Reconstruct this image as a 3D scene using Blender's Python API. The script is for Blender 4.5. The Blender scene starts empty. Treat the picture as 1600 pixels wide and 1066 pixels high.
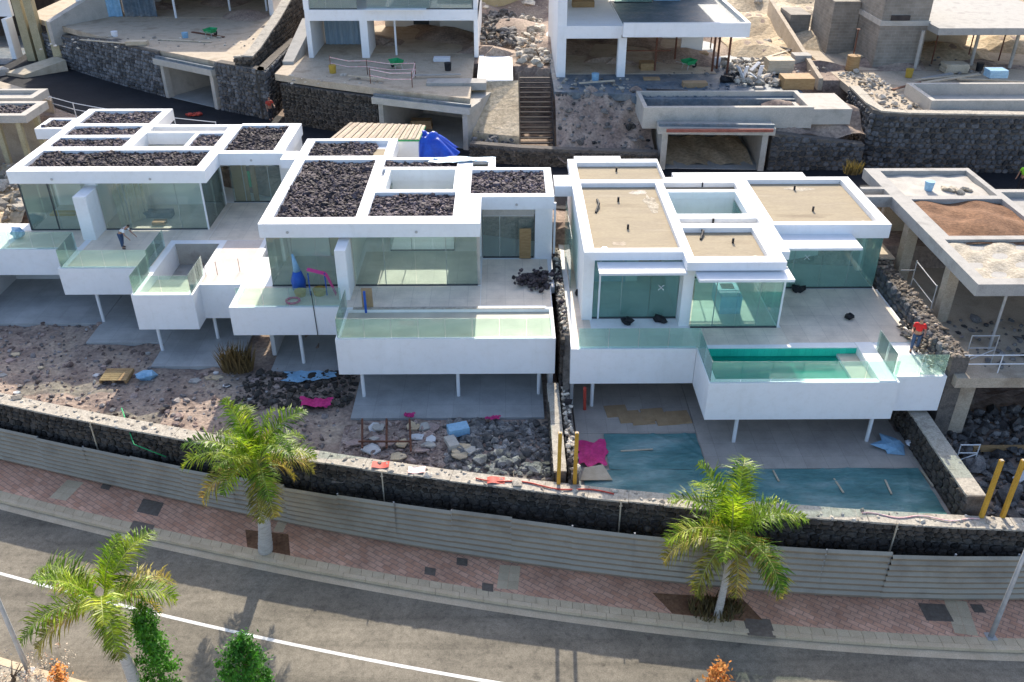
import bpy, bmesh, math, random
import numpy as np
from mathutils import Vector, Matrix
R = math.radians
random.seed(7); rng = np.random.default_rng(7)
scene = bpy.context.scene
COL = scene.collection

# ------------------------------------------------------------------ camera, sky, sun, exposure
CAM_H, PITCH, YAW, FPX = 20.5, R(31.2), R(0.5), 1390.0
cd = bpy.data.cameras.new('camera'); cam = bpy.data.objects.new('camera', cd); COL.objects.link(cam)
cam.location = (0, 0, CAM_H); cam.rotation_euler = (R(90) - PITCH, 0, -YAW)
cd.sensor_width = 36.0; cd.lens = 36.0 * FPX / 1600.0; cd.clip_start = 0.5; cd.clip_end = 2000
scene.camera = cam
SUN_EL, SUN_AZ = R(34.2), R(2.6)          # azimuth measured from +Y towards +X
world = bpy.data.worlds.new('World'); scene.world = world; world.use_nodes = True
wn = world.node_tree.nodes; wl = world.node_tree.links
sky = wn.new('ShaderNodeTexSky'); sky.sky_type = 'NISHITA'; sky.sun_disc = False
sky.sun_elevation = SUN_EL; sky.sun_rotation = SUN_AZ; sky.altitude = 50
sky.air_density = 0.8; sky.dust_density = 2.2; sky.ozone_density = 0.9
wl.new(sky.outputs[0], wn['Background'].inputs[0]); wn['Background'].inputs[1].default_value = 0.15
ld = bpy.data.lights.new('sun', 'SUN'); ld.energy = 3.0; ld.angle = R(0.53); ld.color = (1.0, 0.91, 0.77)
sun = bpy.data.objects.new('sun', ld); COL.objects.link(sun)
sd = Vector((math.sin(SUN_AZ) * math.cos(SUN_EL), math.cos(SUN_AZ) * math.cos(SUN_EL), math.sin(SUN_EL)))
sun.rotation_euler = sd.to_track_quat('Z', 'Y').to_euler(); sun.location = (0, 90, 60)
vs = scene.view_settings
vs.view_transform = 'Standard'; vs.look = 'None'; vs.gamma = 1.0; vs.use_curve_mapping = False
vs.exposure = 1.16
scene.cycles.transparent_max_bounces = 24
scene.cycles.max_bounces = 10; scene.cycles.diffuse_bounces = 5

# ------------------------------------------------------------------ pixel -> place (photo pixels, 1600 wide)
_f = np.array([math.sin(YAW) * math.cos(PITCH), math.cos(YAW) * math.cos(PITCH), -math.sin(PITCH)])
_r = np.array([math.cos(YAW), -math.sin(YAW), 0]); _u = np.cross(_r, _f); _C = np.array([0, 0, CAM_H])
def _ray(px, py): return _f + _r * (px - 800) / FPX - _u * (py - 533) / FPX
def atz(px, py, z): d = _ray(px, py); return _C + d * (z - CAM_H) / d[2]
def aty(px, py, y): d = _ray(px, py); return _C + d * y / d[1]

# ------------------------------------------------------------------ materials
def new_mat(name):
    m = bpy.data.materials.new(name); m.use_nodes = True
    nt = m.node_tree; return m, nt, nt.nodes, nt.links, nt.nodes['Principled BSDF']
def ramp(n, l, fac, cols, pos=None):
    r = n.new('ShaderNodeValToRGB'); e = r.color_ramp.elements
    pos = pos or [0.3 + 0.4 * i / max(1, len(cols) - 1) for i in range(len(cols))]
    while len(e) < len(cols): e.new(0.5)
    for i, (c, p) in enumerate(zip(cols, pos)): e[i].position = p; e[i].color = (*c, 1)
    l.new(fac, r.inputs[0]); return r.outputs[0]
def noise(n, l, vec, scale, detail=5, rough=0.6, dist=0.0):
    t = n.new('ShaderNodeTexNoise'); t.inputs['Scale'].default_value = scale; t.inputs['Detail'].default_value = detail
    t.inputs['Roughness'].default_value = rough; t.inputs['Distortion'].default_value = dist
    l.new(vec, t.inputs['Vector']); return t.outputs['Fac']
def mixc(n, l, a, b, fac, mode='MIX'):
    x = n.new('ShaderNodeMix'); x.data_type = 'RGBA'; x.blend_type = mode
    for v, i in ((fac, 0), (a, 6), (b, 7)):
        if isinstance(v, (int, float)): x.inputs[i].default_value = v
        elif isinstance(v, tuple): x.inputs[i].default_value = (*v, 1)
        else: l.new(v, x.inputs[i])
    return x.outputs[2]
def bump(n, l, h, p, strength=0.4, dist=0.02):
    b = n.new('ShaderNodeBump'); b.inputs['Strength'].default_value = strength; b.inputs['Distance'].default_value = dist
    l.new(h, b.inputs['Height']); l.new(b.outputs[0], p.inputs['Normal'])
def M(name, cols, scale=2.0, rough=0.8, bmp=0.3, bscale=30, bdist=0.01, fine=0.25, spec=0.3, metallic=0.0, pos=None, island=0.0, coord=None):
    """mottled material: ramp of colours over noise, fine grain, optional variation from piece to piece"""
    m, nt, n, l, p = new_mat(name)
    g = n.new('ShaderNodeNewGeometry'); vec = g.outputs['Position']
    if coord:
        mp = n.new('ShaderNodeMapping'); mp.inputs['Scale'].default_value = coord; l.new(vec, mp.inputs[0]); vec = mp.outputs[0]
    a = noise(n, l, vec, scale, 6)
    c = ramp(n, l, a, cols, pos)
    if fine:
        b = noise(n, l, vec, bscale, 3)
        c = mixc(n, l, c, ramp(n, l, b, [(1 - fine,) * 3, (1 + fine * .5,) * 3]), 1.0, 'MULTIPLY')
    if island:
        c = mixc(n, l, c, ramp(n, l, g.outputs['Random Per Island'], [(1 - island,) * 3, (1 + island,) * 3], [0, 1]), 1.0, 'MULTIPLY')
        oi = n.new('ShaderNodeObjectInfo')
        c = mixc(n, l, c, ramp(n, l, oi.outputs['Random'], [(1 - island,) * 3, (1 + island,) * 3], [0, 1]), 0.6, 'MULTIPLY')
    l.new(c, p.inputs['Base Color'])
    p.inputs['Roughness'].default_value = rough; p.inputs['Metallic'].default_value = metallic
    p.inputs['Specular IOR Level'].default_value = spec
    if bmp: bump(n, l, noise(n, l, vec, bscale, 4), p, bmp, bdist)
    return m

MT = {}
def stucco():
    m, nt, n, l, p = new_mat('white_stucco'); g = n.new('ShaderNodeNewGeometry'); vec = g.outputs['Position']
    c = ramp(n, l, noise(n, l, vec, .6, 6), [(.82, .82, .81), (.88, .88, .875)])
    mp = n.new('ShaderNodeMapping'); mp.inputs['Scale'].default_value = (1.6, 1.6, .2); l.new(vec, mp.inputs[0])      # drip streaks
    c = mixc(n, l, c, ramp(n, l, noise(n, l, mp.outputs[0], 1.0, 6, .7), [(.86, .85, .82), (1, 1, 1)], [.3, .46]), .3, 'MULTIPLY')
    c = mixc(n, l, c, ramp(n, l, noise(n, l, vec, 3.5, 7, .75), [(.90, .885, .86), (1, 1, 1)], [.34, .5]), .45, 'MULTIPLY')
    l.new(c, p.inputs['Base Color']); p.inputs['Roughness'].default_value = .8; p.inputs['Specular IOR Level'].default_value = .25
    bump(n, l, noise(n, l, vec, 55, 4), p, .15, .004); return m
MT['stucco'] = stucco()
MT['paintgrey'] = M('pale_grey_render', [(.55, .55, .54), (.68, .67, .66)], .9, .8, .15, 50, .004, .06)
MT['tile'] = None
MT['conc'] = M('raw_concrete', [(.30, .285, .26), (.42, .40, .365), (.36, .345, .32)], 1.1, .9, .3, 22, .01, .2)
MT['concpale'] = M('pale_concrete', [(.36, .335, .29), (.50, .465, .41), (.43, .40, .35)], .9, .9, .3, 24, .01, .18)
MT['concwarm'] = M('dusty_concrete', [(.34, .275, .20), (.50, .42, .32), (.41, .34, .255)], .7, .9, .35, 18, .012, .25)
MT['screed'] = M('roof_screed', [(.24, .19, .13), (.36, .30, .205), (.32, .265, .185), (.44, .375, .275)], .8, .9, .25, 16, .008, .16, pos=[.25, .45, .58, .8], coord=(.35, 1.6, 1))
MT['lava'] = M('lava_rock', [(.032, .026, .028), (.085, .066, .072), (.15, .12, .125)], 4, .75, .6, 30, .02, .5, island=.65)
MT['stone'] = M('basalt_stone', [(.042, .036, .03), (.095, .078, .062), (.06, .055, .05), (.18, .155, .125)], 1.6, .85, .7, 16, .03, .45, island=.5, pos=[.25, .45, .6, .8])
MT['stonecool'] = M('blue_grey_stone', [(.065, .068, .072), (.15, .15, .155), (.10, .105, .11)], 1.4, .85, .7, 14, .03, .45, island=.55)
MT['mortar'] = M('wall_mortar', [(.07, .065, .058), (.17, .15, .13), (.11, .10, .09)], 2.2, .95, .5, 20, .02, .4)
MT['coping'] = M('mortar_coping', [(.36, .315, .25), (.50, .45, .37), (.20, .175, .145)], 2.4, .9, .6, 14, .02, .3, pos=[.3, .5, .82])
MT['soil'] = M('rubbly_soil', [(.15, .10, .085), (.31, .23, .19), (.42, .335, .285), (.20, .15, .135)], .9, .95, .9, 9, .05, .5, pos=[.28, .45, .58, .74])
MT['earth'] = M('bare_tan_earth', [(.42, .32, .205), (.55, .44, .295), (.64, .53, .375)], .35, .95, .8, 4, .08, .35)
MT['redsoil'] = M('red_brown_soil', [(.13, .066, .036), (.22, .115, .062), (.27, .15, .085)], 1.2, .95, .9, 8, .05, .4)
MT['sand'] = M('pale_sand', [(.36, .31, .235), (.50, .44, .345), (.27, .235, .18)], 1.6, .95, .8, 9, .04, .35)
MT['rubble'] = M('grey_rubble', [(.055, .055, .057), (.16, .15, .14), (.24, .225, .21)], 2.5, .9, .7, 18, .02, .45, island=.6)
MT['palerubble'] = M('pale_rubble', [(.40, .355, .285), (.56, .50, .415), (.28, .25, .215)], 2.5, .9, .7, 18, .02, .4, island=.5)
MT['wood'] = M('timber', [(.30, .18, .08), (.44, .29, .14)], 3, .75, .3, 30, .005, .25, coord=(1, 1, 4))
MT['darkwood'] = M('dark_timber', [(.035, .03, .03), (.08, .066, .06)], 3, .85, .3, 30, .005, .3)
MT['palewood'] = M('pale_board', [(.46, .38, .27), (.62, .54, .41)], 2, .8, .3, 30, .005, .2)
MT['yellow'] = M('yellow_post', [(.50, .27, .03), (.62, .36, .05)], 2, .6, .2, 30, .004, .2)
MT['rust'] = M('rusty_steel', [(.11, .045, .028), (.20, .085, .05)], 5, .8, .4, 40, .004, .3)
MT['steel'] = M('white_painted_steel', [(.72, .74, .75), (.80, .81, .82)], 2, .45, .1, 40, .002, .08, spec=.5)
MT['galv'] = M('galvanised_tube', [(.42, .43, .43), (.56, .56, .55)], 4, .45, .1, 40, .002, .12, metallic=.4)
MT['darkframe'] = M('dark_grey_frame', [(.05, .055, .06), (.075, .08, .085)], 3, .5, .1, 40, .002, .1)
MT['black'] = M('black_rubber', [(.012, .012, .014), (.03, .03, .032)], 4, .7, .2, 40, .004, .2)
MT['bluetarp'] = M('blue_tarpaulin', [(.008, .05, .42), (.02, .10, .60)], 1.6, .4, .3, 8, .02, .15, spec=.5)
MT['lightblue'] = M('pale_blue_sheet', [(.20, .40, .58), (.32, .52, .68)], 1.6, .45, .3, 8, .02, .15)
MT['teal'] = M('teal_dust_sheet', [(.035, .145, .15), (.085, .225, .225), (.24, .36, .35)], .7, .5, .8, 3.5, .08, .2, spec=.5, coord=(.6, 1.7, 1))  # pale streaks of the stretched noise paint highlights on the wrinkles
MT['bluefilm_shade'] = M('blue_film_and_shade', [(.07, .11, .145), (.14, .175, .205), (.24, .24, .235)], .8, .6, .6, 5, .05, .3)  # plastic film; on the balcony house floors its blue stands for shade
MT['pink'] = M('magenta_sheet', [(.55, .02, .16), (.70, .05, .24)], 2, .6, .4, 8, .02, .2)
MT['hotpink'] = M('hot_pink_plastic', [(.85, .05, .30), (.92, .10, .36)], 2, .4, .1, 20, .005, .1)
MT['red'] = M('red_paint', [(.45, .05, .035), (.58, .09, .06)], 3, .6, .2, 20, .005, .2)
MT['redshirt'] = M('red_cotton', [(.62, .02, .025), (.72, .035, .03)], 8, .8, .3, 60, .004, .15)
MT['green'] = M('green_paint', [(.02, .30, .10), (.03, .40, .15)], 3, .6, .2, 20, .005, .2)
MT['hivis'] = M('fluorescent_vest', [(.35, .80, .04), (.45, .9, .06)], 6, .7, .2, 40, .004, .1)
MT['blueplastic'] = M('blue_plastic', [(.02, .08, .40), (.03, .13, .5)], 3, .4, .1, 20, .004, .1)
MT['mustard'] = M('mustard_plastic', [(.42, .27, .04), (.52, .35, .06)], 3, .5, .1, 20, .004, .1)
MT['denim'] = M('denim', [(.04, .07, .14), (.07, .11, .2)], 9, .85, .3, 80, .003, .2)
MT['darkcloth'] = M('dark_cloth', [(.02, .022, .03), (.04, .042, .05)], 9, .85, .3, 80, .003, .2)
MT['whitecloth'] = M('white_cotton', [(.72, .72, .74), (.82, .82, .84)], 9, .85, .3, 80, .003, .1)
MT['skin'] = M('skin', [(.36, .19, .12), (.45, .25, .17)], 9, .55, .1, 60, .002, .08)
MT['hair'] = M('dark_hair', [(.012, .009, .007), (.03, .022, .018)], 30, .6, .3, 120, .003, .2)
MT['blockwork'] = None
MT['gutter'] = M('gutter_concrete', [(.48, .385, .265), (.60, .495, .355)], 1.5, .85, .3, 26, .006, .2)
MT['kerb'] = M('kerb_concrete', [(.54, .42, .275), (.66, .53, .365)], 1.2, .85, .3, 26, .006, .18, island=.07)
MT['slabpale'] = M('pale_paving_slab', [(.53, .41, .265), (.65, .52, .35)], 2, .85, .3, 26, .006, .2, island=.10)
MT['iron'] = M('cast_iron_cover', [(.15, .12, .095), (.23, .195, .16)], 6, .6, .3, 60, .004, .25, metallic=.3)
MT['linepaint'] = M('road_line_paint', [(.52, .50, .44), (.76, .75, .70), (.80, .79, .75)], 2.2, .75, .2, 40, .003, .3, pos=[.3, .42, .7])
MT['trunk'] = M('palm_trunk', [(.42, .38, .32), (.56, .52, .46), (.32, .28, .23)], 2.2, .85, .5, 20, .01, .25, coord=(1, 1, 6), pos=[.3, .5, .78])
MT['bark'] = M('bark', [(.10, .07, .045), (.17, .12, .08)], 4, .9, .6, 20, .01, .3)
MT['flower'] = M('pale_blossom', [(.62, .50, .36), (.70, .62, .50), (.62, .26, .10)], 6, .7, .2, 30, .004, .2, island=.35)
MT['orange'] = M('orange_blossom', [(.70, .22, .04), (.80, .36, .08)], 6, .7, .2, 30, .004, .2, island=.35)
MT['cardboard'] = M('cardboard', [(.34, .22, .12), (.44, .30, .17)], 3, .85, .2, 30, .004, .15)
MT['curtain'] = M('blue_grey_sheet', [(.26, .36, .46), (.42, .52, .60)], 1.2, .7, .3, 8, .02, .15, coord=(5, 5, .3))
MT['roomwall'] = M('room_wall', [(.78, .77, .74), (.84, .83, .80)], .9, .85, .1, 40, .003, .06)
MT['ochrewall'] = M('ochre_render', [(.40, .34, .20), (.52, .45, .29)], .8, .9, .3, 12, .01, .2)

def tile_mat(name, c1, c2, size, joint=.03, jc=.75):
    m, nt, n, l, p = new_mat(name)
    g = n.new('ShaderNodeNewGeometry'); vec = g.outputs['Position']
    b = n.new('ShaderNodeTexBrick'); b.offset = 0.0; b.inputs['Scale'].default_value = 1.0
    b.inputs['Brick Width'].default_value = size[0]; b.inputs['Row Height'].default_value = size[1]
    b.inputs['Mortar Size'].default_value = joint * .3; b.inputs['Mortar Smooth'].default_value = .3
    b.inputs['Color1'].default_value = (*c1, 1); b.inputs['Color2'].default_value = (*c2, 1)
    b.inputs['Mortar'].default_value = (*[x * jc for x in c1], 1); l.new(vec, b.inputs['Vector'])
    c = mixc(n, l, b.outputs[0], ramp(n, l, noise(n, l, vec, .9, 6), [(.78,) * 3, (1.08,) * 3]), 1, 'MULTIPLY')
    c = mixc(n, l, c, ramp(n, l, noise(n, l, vec, 20, 4), [(.9,) * 3, (1.05,) * 3]), 1, 'MULTIPLY')
    l.new(c, p.inputs['Base Color']); p.inputs['Roughness'].default_value = .6; p.inputs['Specular IOR Level'].default_value = .3
    return m
MT['tile'] = tile_mat('terrace_tile', (.80, .69, .56), (.84, .735, .60), (.9, .9))
MT['lowtile'] = tile_mat('garden_tile', (.44, .385, .335), (.48, .425, .37), (.9, .9))
MT['lowgrey'] = tile_mat('grey_porch_slab', (.40, .405, .395), (.44, .445, .435), (1.2, 1.2))
MT['roomfloor'] = tile_mat('room_floor', (.70, .66, .58), (.74, .70, .62), (1.2, 1.2))
MT['pooltile'] = tile_mat('emerald_pool_tile', (.015, .52, .39), (.03, .58, .43), (.3, .3), .03, .8)
MT['poolsand'] = tile_mat('bare_pool_shell', (.50, .475, .38), (.54, .51, .41), (2.4, 1.6), .02, .85)
def block_mat(name, c1, c2, mort):
    m, nt, n, l, p = new_mat(name)
    g = n.new('ShaderNodeNewGeometry'); s = n.new('ShaderNodeSeparateXYZ'); l.new(g.outputs['Position'], s.inputs[0])
    ad = n.new('ShaderNodeMath'); ad.operation = 'ADD'; l.new(s.outputs[0], ad.inputs[0]); l.new(s.outputs[1], ad.inputs[1])
    cb = n.new('ShaderNodeCombineXYZ'); l.new(ad.outputs[0], cb.inputs[0]); l.new(s.outputs[2], cb.inputs[1])
    b = n.new('ShaderNodeTexBrick'); b.inputs['Scale'].default_value = 1.0; b.inputs['Brick Width'].default_value = .5; b.inputs['Row Height'].default_value = .22
    b.inputs['Mortar Size'].default_value = .012; b.inputs['Color1'].default_value = (*c1, 1); b.inputs['Color2'].default_value = (*c2, 1); b.inputs['Mortar'].default_value = (*mort, 1)
    l.new(cb.outputs[0], b.inputs['Vector'])
    c = mixc(n, l, b.outputs[0], ramp(n, l, noise(n, l, g.outputs['Position'], 1.2, 6), [(.7,) * 3, (1.1,) * 3]), 1, 'MULTIPLY')
    l.new(c, p.inputs['Base Color']); p.inputs['Roughness'].default_value = .92
    bump(n, l, b.outputs['Fac'], p, .5, -.01)
    return m
MT['blockwork'] = block_mat('concrete_blockwork', (.25, .22, .18), (.30, .265, .22), (.33, .31, .28))

# road: dusty asphalt with repair patches, tyre-worn bands and cracks
def asphalt(name, dark, light, wear=True):
    m, nt, n, l, p = new_mat(name)
    g = n.new('ShaderNodeNewGeometry'); vec = g.outputs['Position']
    c = ramp(n, l, noise(n, l, vec, .35, 7, .65, .6), [dark, light], [.32, .66])
    v = n.new('ShaderNodeTexVoronoi'); v.inputs['Scale'].default_value = .22; l.new(vec, v.inputs['Vector'])
    c = mixc(n, l, c, ramp(n, l, v.outputs['Color'], [(.82,) * 3, (1.12,) * 3], [.2, .8]), .6, 'MULTIPLY')
    ve = n.new('ShaderNodeTexVoronoi'); ve.feature = 'DISTANCE_TO_EDGE'; ve.inputs['Scale'].default_value = .42
    dn = n.new('ShaderNodeTexNoise'); dn.inputs['Scale'].default_value = 1.4; l.new(vec, dn.inputs['Vector'])
    l.new(mixc(n, l, vec, dn.outputs['Color'], .25), ve.inputs['Vector'])
    c = mixc(n, l, c, ramp(n, l, ve.outputs['Distance'], [(.55,) * 3, (1, 1, 1)], [.004, .014]), .22 if wear else .1, 'MULTIPLY')
    c = mixc(n, l, c, ramp(n, l, noise(n, l, vec, 4.5, 5, .7), [(.7,) * 3, (1, 1, 1), (1.18,) * 3], [.33, .5, .72]), .8, 'MULTIPLY')
    c = mixc(n, l, c, ramp(n, l, noise(n, l, vec, 28, 4), [(.68,) * 3, (1.2,) * 3]), 1, 'MULTIPLY')
    if wear:
        mp = n.new('ShaderNodeMapping'); mp.inputs['Rotation'].default_value = (0, 0, R(17)); mp.inputs['Scale'].default_value = (.10, 1.5, 1); l.new(vec, mp.inputs[0])
        c = mixc(n, l, c, ramp(n, l, noise(n, l, mp.outputs[0], 1.0, 6, .6), [(.72,) * 3, (1, 1, 1), (1.14,) * 3], [.34, .5, .7]), .85, 'MULTIPLY')
        c = mixc(n, l, c, ramp(n, l, noise(n, l, vec, 1.1, 3, .5), [(.55, .55, .56), (1, 1, 1)], [.26, .33]), .8, 'MULTIPLY')
    l.new(c, p.inputs['Base Color']); p.inputs['Roughness'].default_value = .85; p.inputs['Specular IOR Level'].default_value = .25
    bump(n, l, noise(n, l, vec, 70, 3), p, .35, .006)
    return m
MT['asphalt'] = asphalt('dusty_asphalt', (.155, .138, .108), (.235, .208, .162))
MT['newasphalt'] = asphalt('fresh_black_asphalt', (.012, .013, .017), (.026, .027, .032), False)
def paver_mat():
    m, nt, n, l, p = new_mat('red_block_pavers')
    g = n.new('ShaderNodeNewGeometry'); mp = n.new('ShaderNodeMapping'); mp.inputs['Rotation'].default_value = (0, 0, R(35)); l.new(g.outputs['Position'], mp.inputs[0])
    b = n.new('ShaderNodeTexBrick'); b.inputs['Scale'].default_value = 1; b.inputs['Brick Width'].default_value = .42; b.inputs['Row Height'].default_value = .21
    b.inputs['Mortar Size'].default_value = .014; b.inputs['Color1'].default_value = (.66, .34, .21, 1); b.inputs['Color2'].default_value = (.78, .45, .30, 1); b.inputs['Mortar'].default_value = (.40, .24, .18, 1)
    l.new(mp.outputs[0], b.inputs['Vector'])
    c = mixc(n, l, b.outputs[0], ramp(n, l, noise(n, l, g.outputs['Position'], .8, 7), [(.68,) * 3, (1.12,) * 3]), 1, 'MULTIPLY')
    c = mixc(n, l, c, ramp(n, l, noise(n, l, g.outputs['Position'], 6, 5, .7), [(.8,) * 3, (1.08,) * 3]), 1, 'MULTIPLY')
    l.new(c, p.inputs['Base Color']); p.inputs['Roughness'].default_value = .85
    bump(n, l, b.outputs['Fac'], p, .5, -.01); return m
MT['paver'] = paver_mat()
def glass_mat(name, tint, refl=.9, base=.05, film=None):
    m, nt, n, l, p = new_mat(name); n.remove(p)
    tr = n.new('ShaderNodeBsdfTransparent'); tr.inputs[0].default_value = (*tint, 1)
    gl = n.new('ShaderNodeBsdfGlossy'); gl.inputs['Roughness'].default_value = .02; gl.inputs[0].default_value = (refl, refl, refl, 1)
    lw = n.new('ShaderNodeFresnel'); lw.inputs[0].default_value = 1.5
    mx = n.new('ShaderNodeMixShader'); l.new(lw.outputs[0], mx.inputs[0]); l.new(tr.outputs[0], mx.inputs[1]); l.new(gl.outputs[0], mx.inputs[2])
    df = n.new('ShaderNodeBsdfDiffuse'); df.inputs[0].default_value = (*(film or [min(1, t * .8 + .1) for t in tint]), 1)
    m2 = n.new('ShaderNodeMixShader'); m2.inputs[0].default_value = base      # diffuse coat, paints the panes paler as if rooms behind were brighter
    l.new(mx.outputs[0], m2.inputs[1]); l.new(df.outputs[0], m2.inputs[2])
    l.new(m2.outputs[0], n['Material Output'].inputs[0]); return m
MT['glass'] = glass_mat('green_tinted_glass', (.93, .98, .96), .9, .075, (.74, .92, .84))
MT['glassteal'] = glass_mat('teal_tinted_glass', (.84, .965, .935), .9, .12, (.58, .95, .88))
MT['glassrail'] = glass_mat('balustrade_glass', (.86, .955, .915), .9, .10, (.66, .90, .80))
MT['water'] = glass_mat('pool_water', (.60, .97, .86), .9, .45, (.01, .44, .30))
def leaf_mat(name, cols, trans=.45):
    m, nt, n, l, p = new_mat(name)
    g = n.new('ShaderNodeNewGeometry'); c = ramp(n, l, noise(n, l, g.outputs['Position'], 1.3, 4), cols)
    c = mixc(n, l, c, ramp(n, l, g.outputs['Random Per Island'], [(.45,) * 3, (1.45,) * 3], [0, 1]), 1, 'MULTIPLY')
    oi = n.new('ShaderNodeObjectInfo'); c = mixc(n, l, c, ramp(n, l, oi.outputs['Random'], [(.7, .8, .7), (1.25, 1.1, 1.0)], [0, 1]), 1, 'MULTIPLY')
    l.new(c, p.inputs['Base Color']); p.inputs['Roughness'].default_value = .45; p.inputs['Specular IOR Level'].default_value = .35
    t = n.new('ShaderNodeBsdfTranslucent'); l.new(mixc(n, l, c, (1.35, 1.25, .6), 1, 'MULTIPLY'), t.inputs[0])
    mx = n.new('ShaderNodeMixShader'); mx.inputs[0].default_value = trans
    l.new(p.outputs[0], mx.inputs[1]); l.new(t.outputs[0], mx.inputs[2]); l.new(mx.outputs[0], n['Material Output'].inputs[0]); return m
MT['frond'] = leaf_mat('palm_leaflet', [(.045, .125, .012), (.20, .34, .026), (.52, .60, .075)], .48)  # ramp ends paint leaf shade and sunlit lime highlights into the colour
MT['frondold'] = leaf_mat('yellowing_palm_leaflet', [(.12, .17, .03), (.34, .32, .07), (.40, .29, .11)], .42)
MT['rachis'] = leaf_mat('palm_rachis', [(.30, .34, .08), (.44, .46, .14)], .15)
MT['leaf'] = leaf_mat('glossy_leaf', [(.035, .14, .014), (.075, .26, .026), (.13, .33, .035)], .45)
MT['scrub'] = leaf_mat('dry_scrub', [(.13, .09, .045), (.20, .15, .075)], .3)

# ------------------------------------------------------------------ mesh helpers
class B:
    def __init__(s): s.v = []; s.f = []
    def add(s, vs, fs):
        o = len(s.v); s.v += [tuple(map(float, v)) for v in vs]; s.f += [tuple(i + o for i in f) for f in fs]; return s
    def box(s, x0, x1, y0, y1, z0, z1):
        return s.add([(x0, y0, z0), (x1, y0, z0), (x1, y1, z0), (x0, y1, z0), (x0, y0, z1), (x1, y0, z1), (x1, y1, z1), (x0, y1, z1)],
                     [(0, 3, 2, 1), (4, 5, 6, 7), (0, 1, 5, 4), (1, 2, 6, 5), (2, 3, 7, 6), (3, 0, 4, 7)])
    def prism(s, poly, z0, z1):
        a = sum(poly[i][0] * poly[(i + 1) % len(poly)][1] - poly[(i + 1) % len(poly)][0] * poly[i][1] for i in range(len(poly)))
        if a < 0: poly = poly[::-1]
        n = len(poly)
        zz0 = z0 if isinstance(z0, (list, tuple)) else [z0] * n; zz1 = z1 if isinstance(z1, (list, tuple)) else [z1] * n
        if a < 0 and isinstance(z1, (list, tuple)): zz1 = list(zz1)[::-1]
        if a < 0 and isinstance(z0, (list, tuple)): zz0 = list(zz0)[::-1]
        vs = [(p[0], p[1], z) for p, z in zip(poly, zz0)] + [(p[0], p[1], z) for p, z in zip(poly, zz1)]
        return s.add(vs, [tuple(range(n))[::-1], tuple(range(n, 2 * n))] + [(i, (i + 1) % n, n + (i + 1) % n, n + i) for i in range(n)])
    def tube(s, pts, r, n=8):
        pts = [Vector(p) for p in pts]; rs = r if isinstance(r, (list, tuple)) else [r] * len(pts); vs = []
        for i, p in enumerate(pts):
            t = (pts[min(i + 1, len(pts) - 1)] - pts[max(i - 1, 0)]).normalized()
            a = t.orthogonal().normalized() if i == 0 else (pa - t * pa.dot(t)).normalized()
            pa = a; b = t.cross(a)
            vs += [p + (a * math.cos(2 * math.pi * k / n) + b * math.sin(2 * math.pi * k / n)) * rs[i] for k in range(n)]
        fs = [(i * n + k, i * n + (k + 1) % n, (i + 1) * n + (k + 1) % n, (i + 1) * n + k) for i in range(len(pts) - 1) for k in range(n)]
        fs += [tuple(range(n))[::-1], tuple(range((len(pts) - 1) * n, len(pts) * n))]
        return s.add(vs, fs)
    def beam(s, a, b, w, h=None, up=(0, 0, 1)):
        a, b = Vector(a), Vector(b); t = (b - a).normalized(); up = Vector(up)
        if abs(t.dot(up)) > .98: up = Vector((0, 1, 0))
        x = t.cross(up).normalized(); y = x.cross(t); h = h or w; vs = []
        for p in (a, b):
            for sx, sy in ((-1, -1), (1, -1), (1, 1), (-1, 1)): vs.append(p + x * sx * w / 2 + y * sy * h / 2)
        return s.add(vs, [(0, 1, 2, 3), (7, 6, 5, 4), (0, 4, 5, 1), (1, 5, 6, 2), (2, 6, 7, 3), (3, 7, 4, 0)])
    def grid(s, xs, ys, zf):
        nx, ny = len(xs), len(ys); vs = [(x, y, zf(x, y)) for y in ys for x in xs]
        return s.add(vs, [(j * nx + i, j * nx + i + 1, (j + 1) * nx + i + 1, (j + 1) * nx + i) for j in range(ny - 1) for i in range(nx - 1)])
    def cells(s, xs, ys, fn):
        """solid of rectangular columns: fn(i, j) -> (z0, z1) or None"""
        g = [[fn(i, j) for i in range(len(xs) - 1)] for j in range(len(ys) - 1)]
        at = lambda i, j: g[j][i] if 0 <= j < len(g) and 0 <= i < len(g[0]) else None
        for j in range(len(g)):
            for i in range(len(g[0])):
                c = g[j][i]
                if not c: continue
                x0, x1, y0, y1 = xs[i], xs[i + 1], ys[j], ys[j + 1]
                s.add([(x0, y0, c[1]), (x1, y0, c[1]), (x1, y1, c[1]), (x0, y1, c[1])], [(0, 1, 2, 3)])
                s.add([(x0, y0, c[0]), (x1, y0, c[0]), (x1, y1, c[0]), (x0, y1, c[0])], [(3, 2, 1, 0)])
                for di, dj, (p, q) in ((-1, 0, ((x0, y1), (x0, y0))), (1, 0, ((x1, y0), (x1, y1))), (0, -1, ((x0, y0), (x1, y0))), (0, 1, ((x1, y1), (x0, y1)))):
                    o = at(i + di, j + dj)
                    segs = [(c[0], c[1])] if not o else [(c[0], min(c[1], o[0])), (max(c[0], o[1]), c[1])]
                    for a, b in segs:
                        if b - a > 1e-5: s.add([(*p, a), (*q, a), (*q, b), (*p, b)], [(0, 1, 2, 3)])
        return s
    def obj(s, name, mat, parent=None, smooth=False, kind=None, label=None, cat=None, group=None):
        me = bpy.data.meshes.new(name); off = Vector(parent_world(parent)) if parent else Vector((0, 0, 0))
        v = np.array(s.v, dtype=float) - np.array(off); me.from_pydata(v.tolist(), [], s.f); me.update()
        me.materials.append(MT[mat] if isinstance(mat, str) else mat)
        if smooth: me.polygons.foreach_set('use_smooth', [True] * len(me.polygons))
        o = bpy.data.objects.new(name, me); COL.objects.link(o)
        if parent: o.parent = parent
        return tag(o, label, cat, group, kind)
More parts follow.
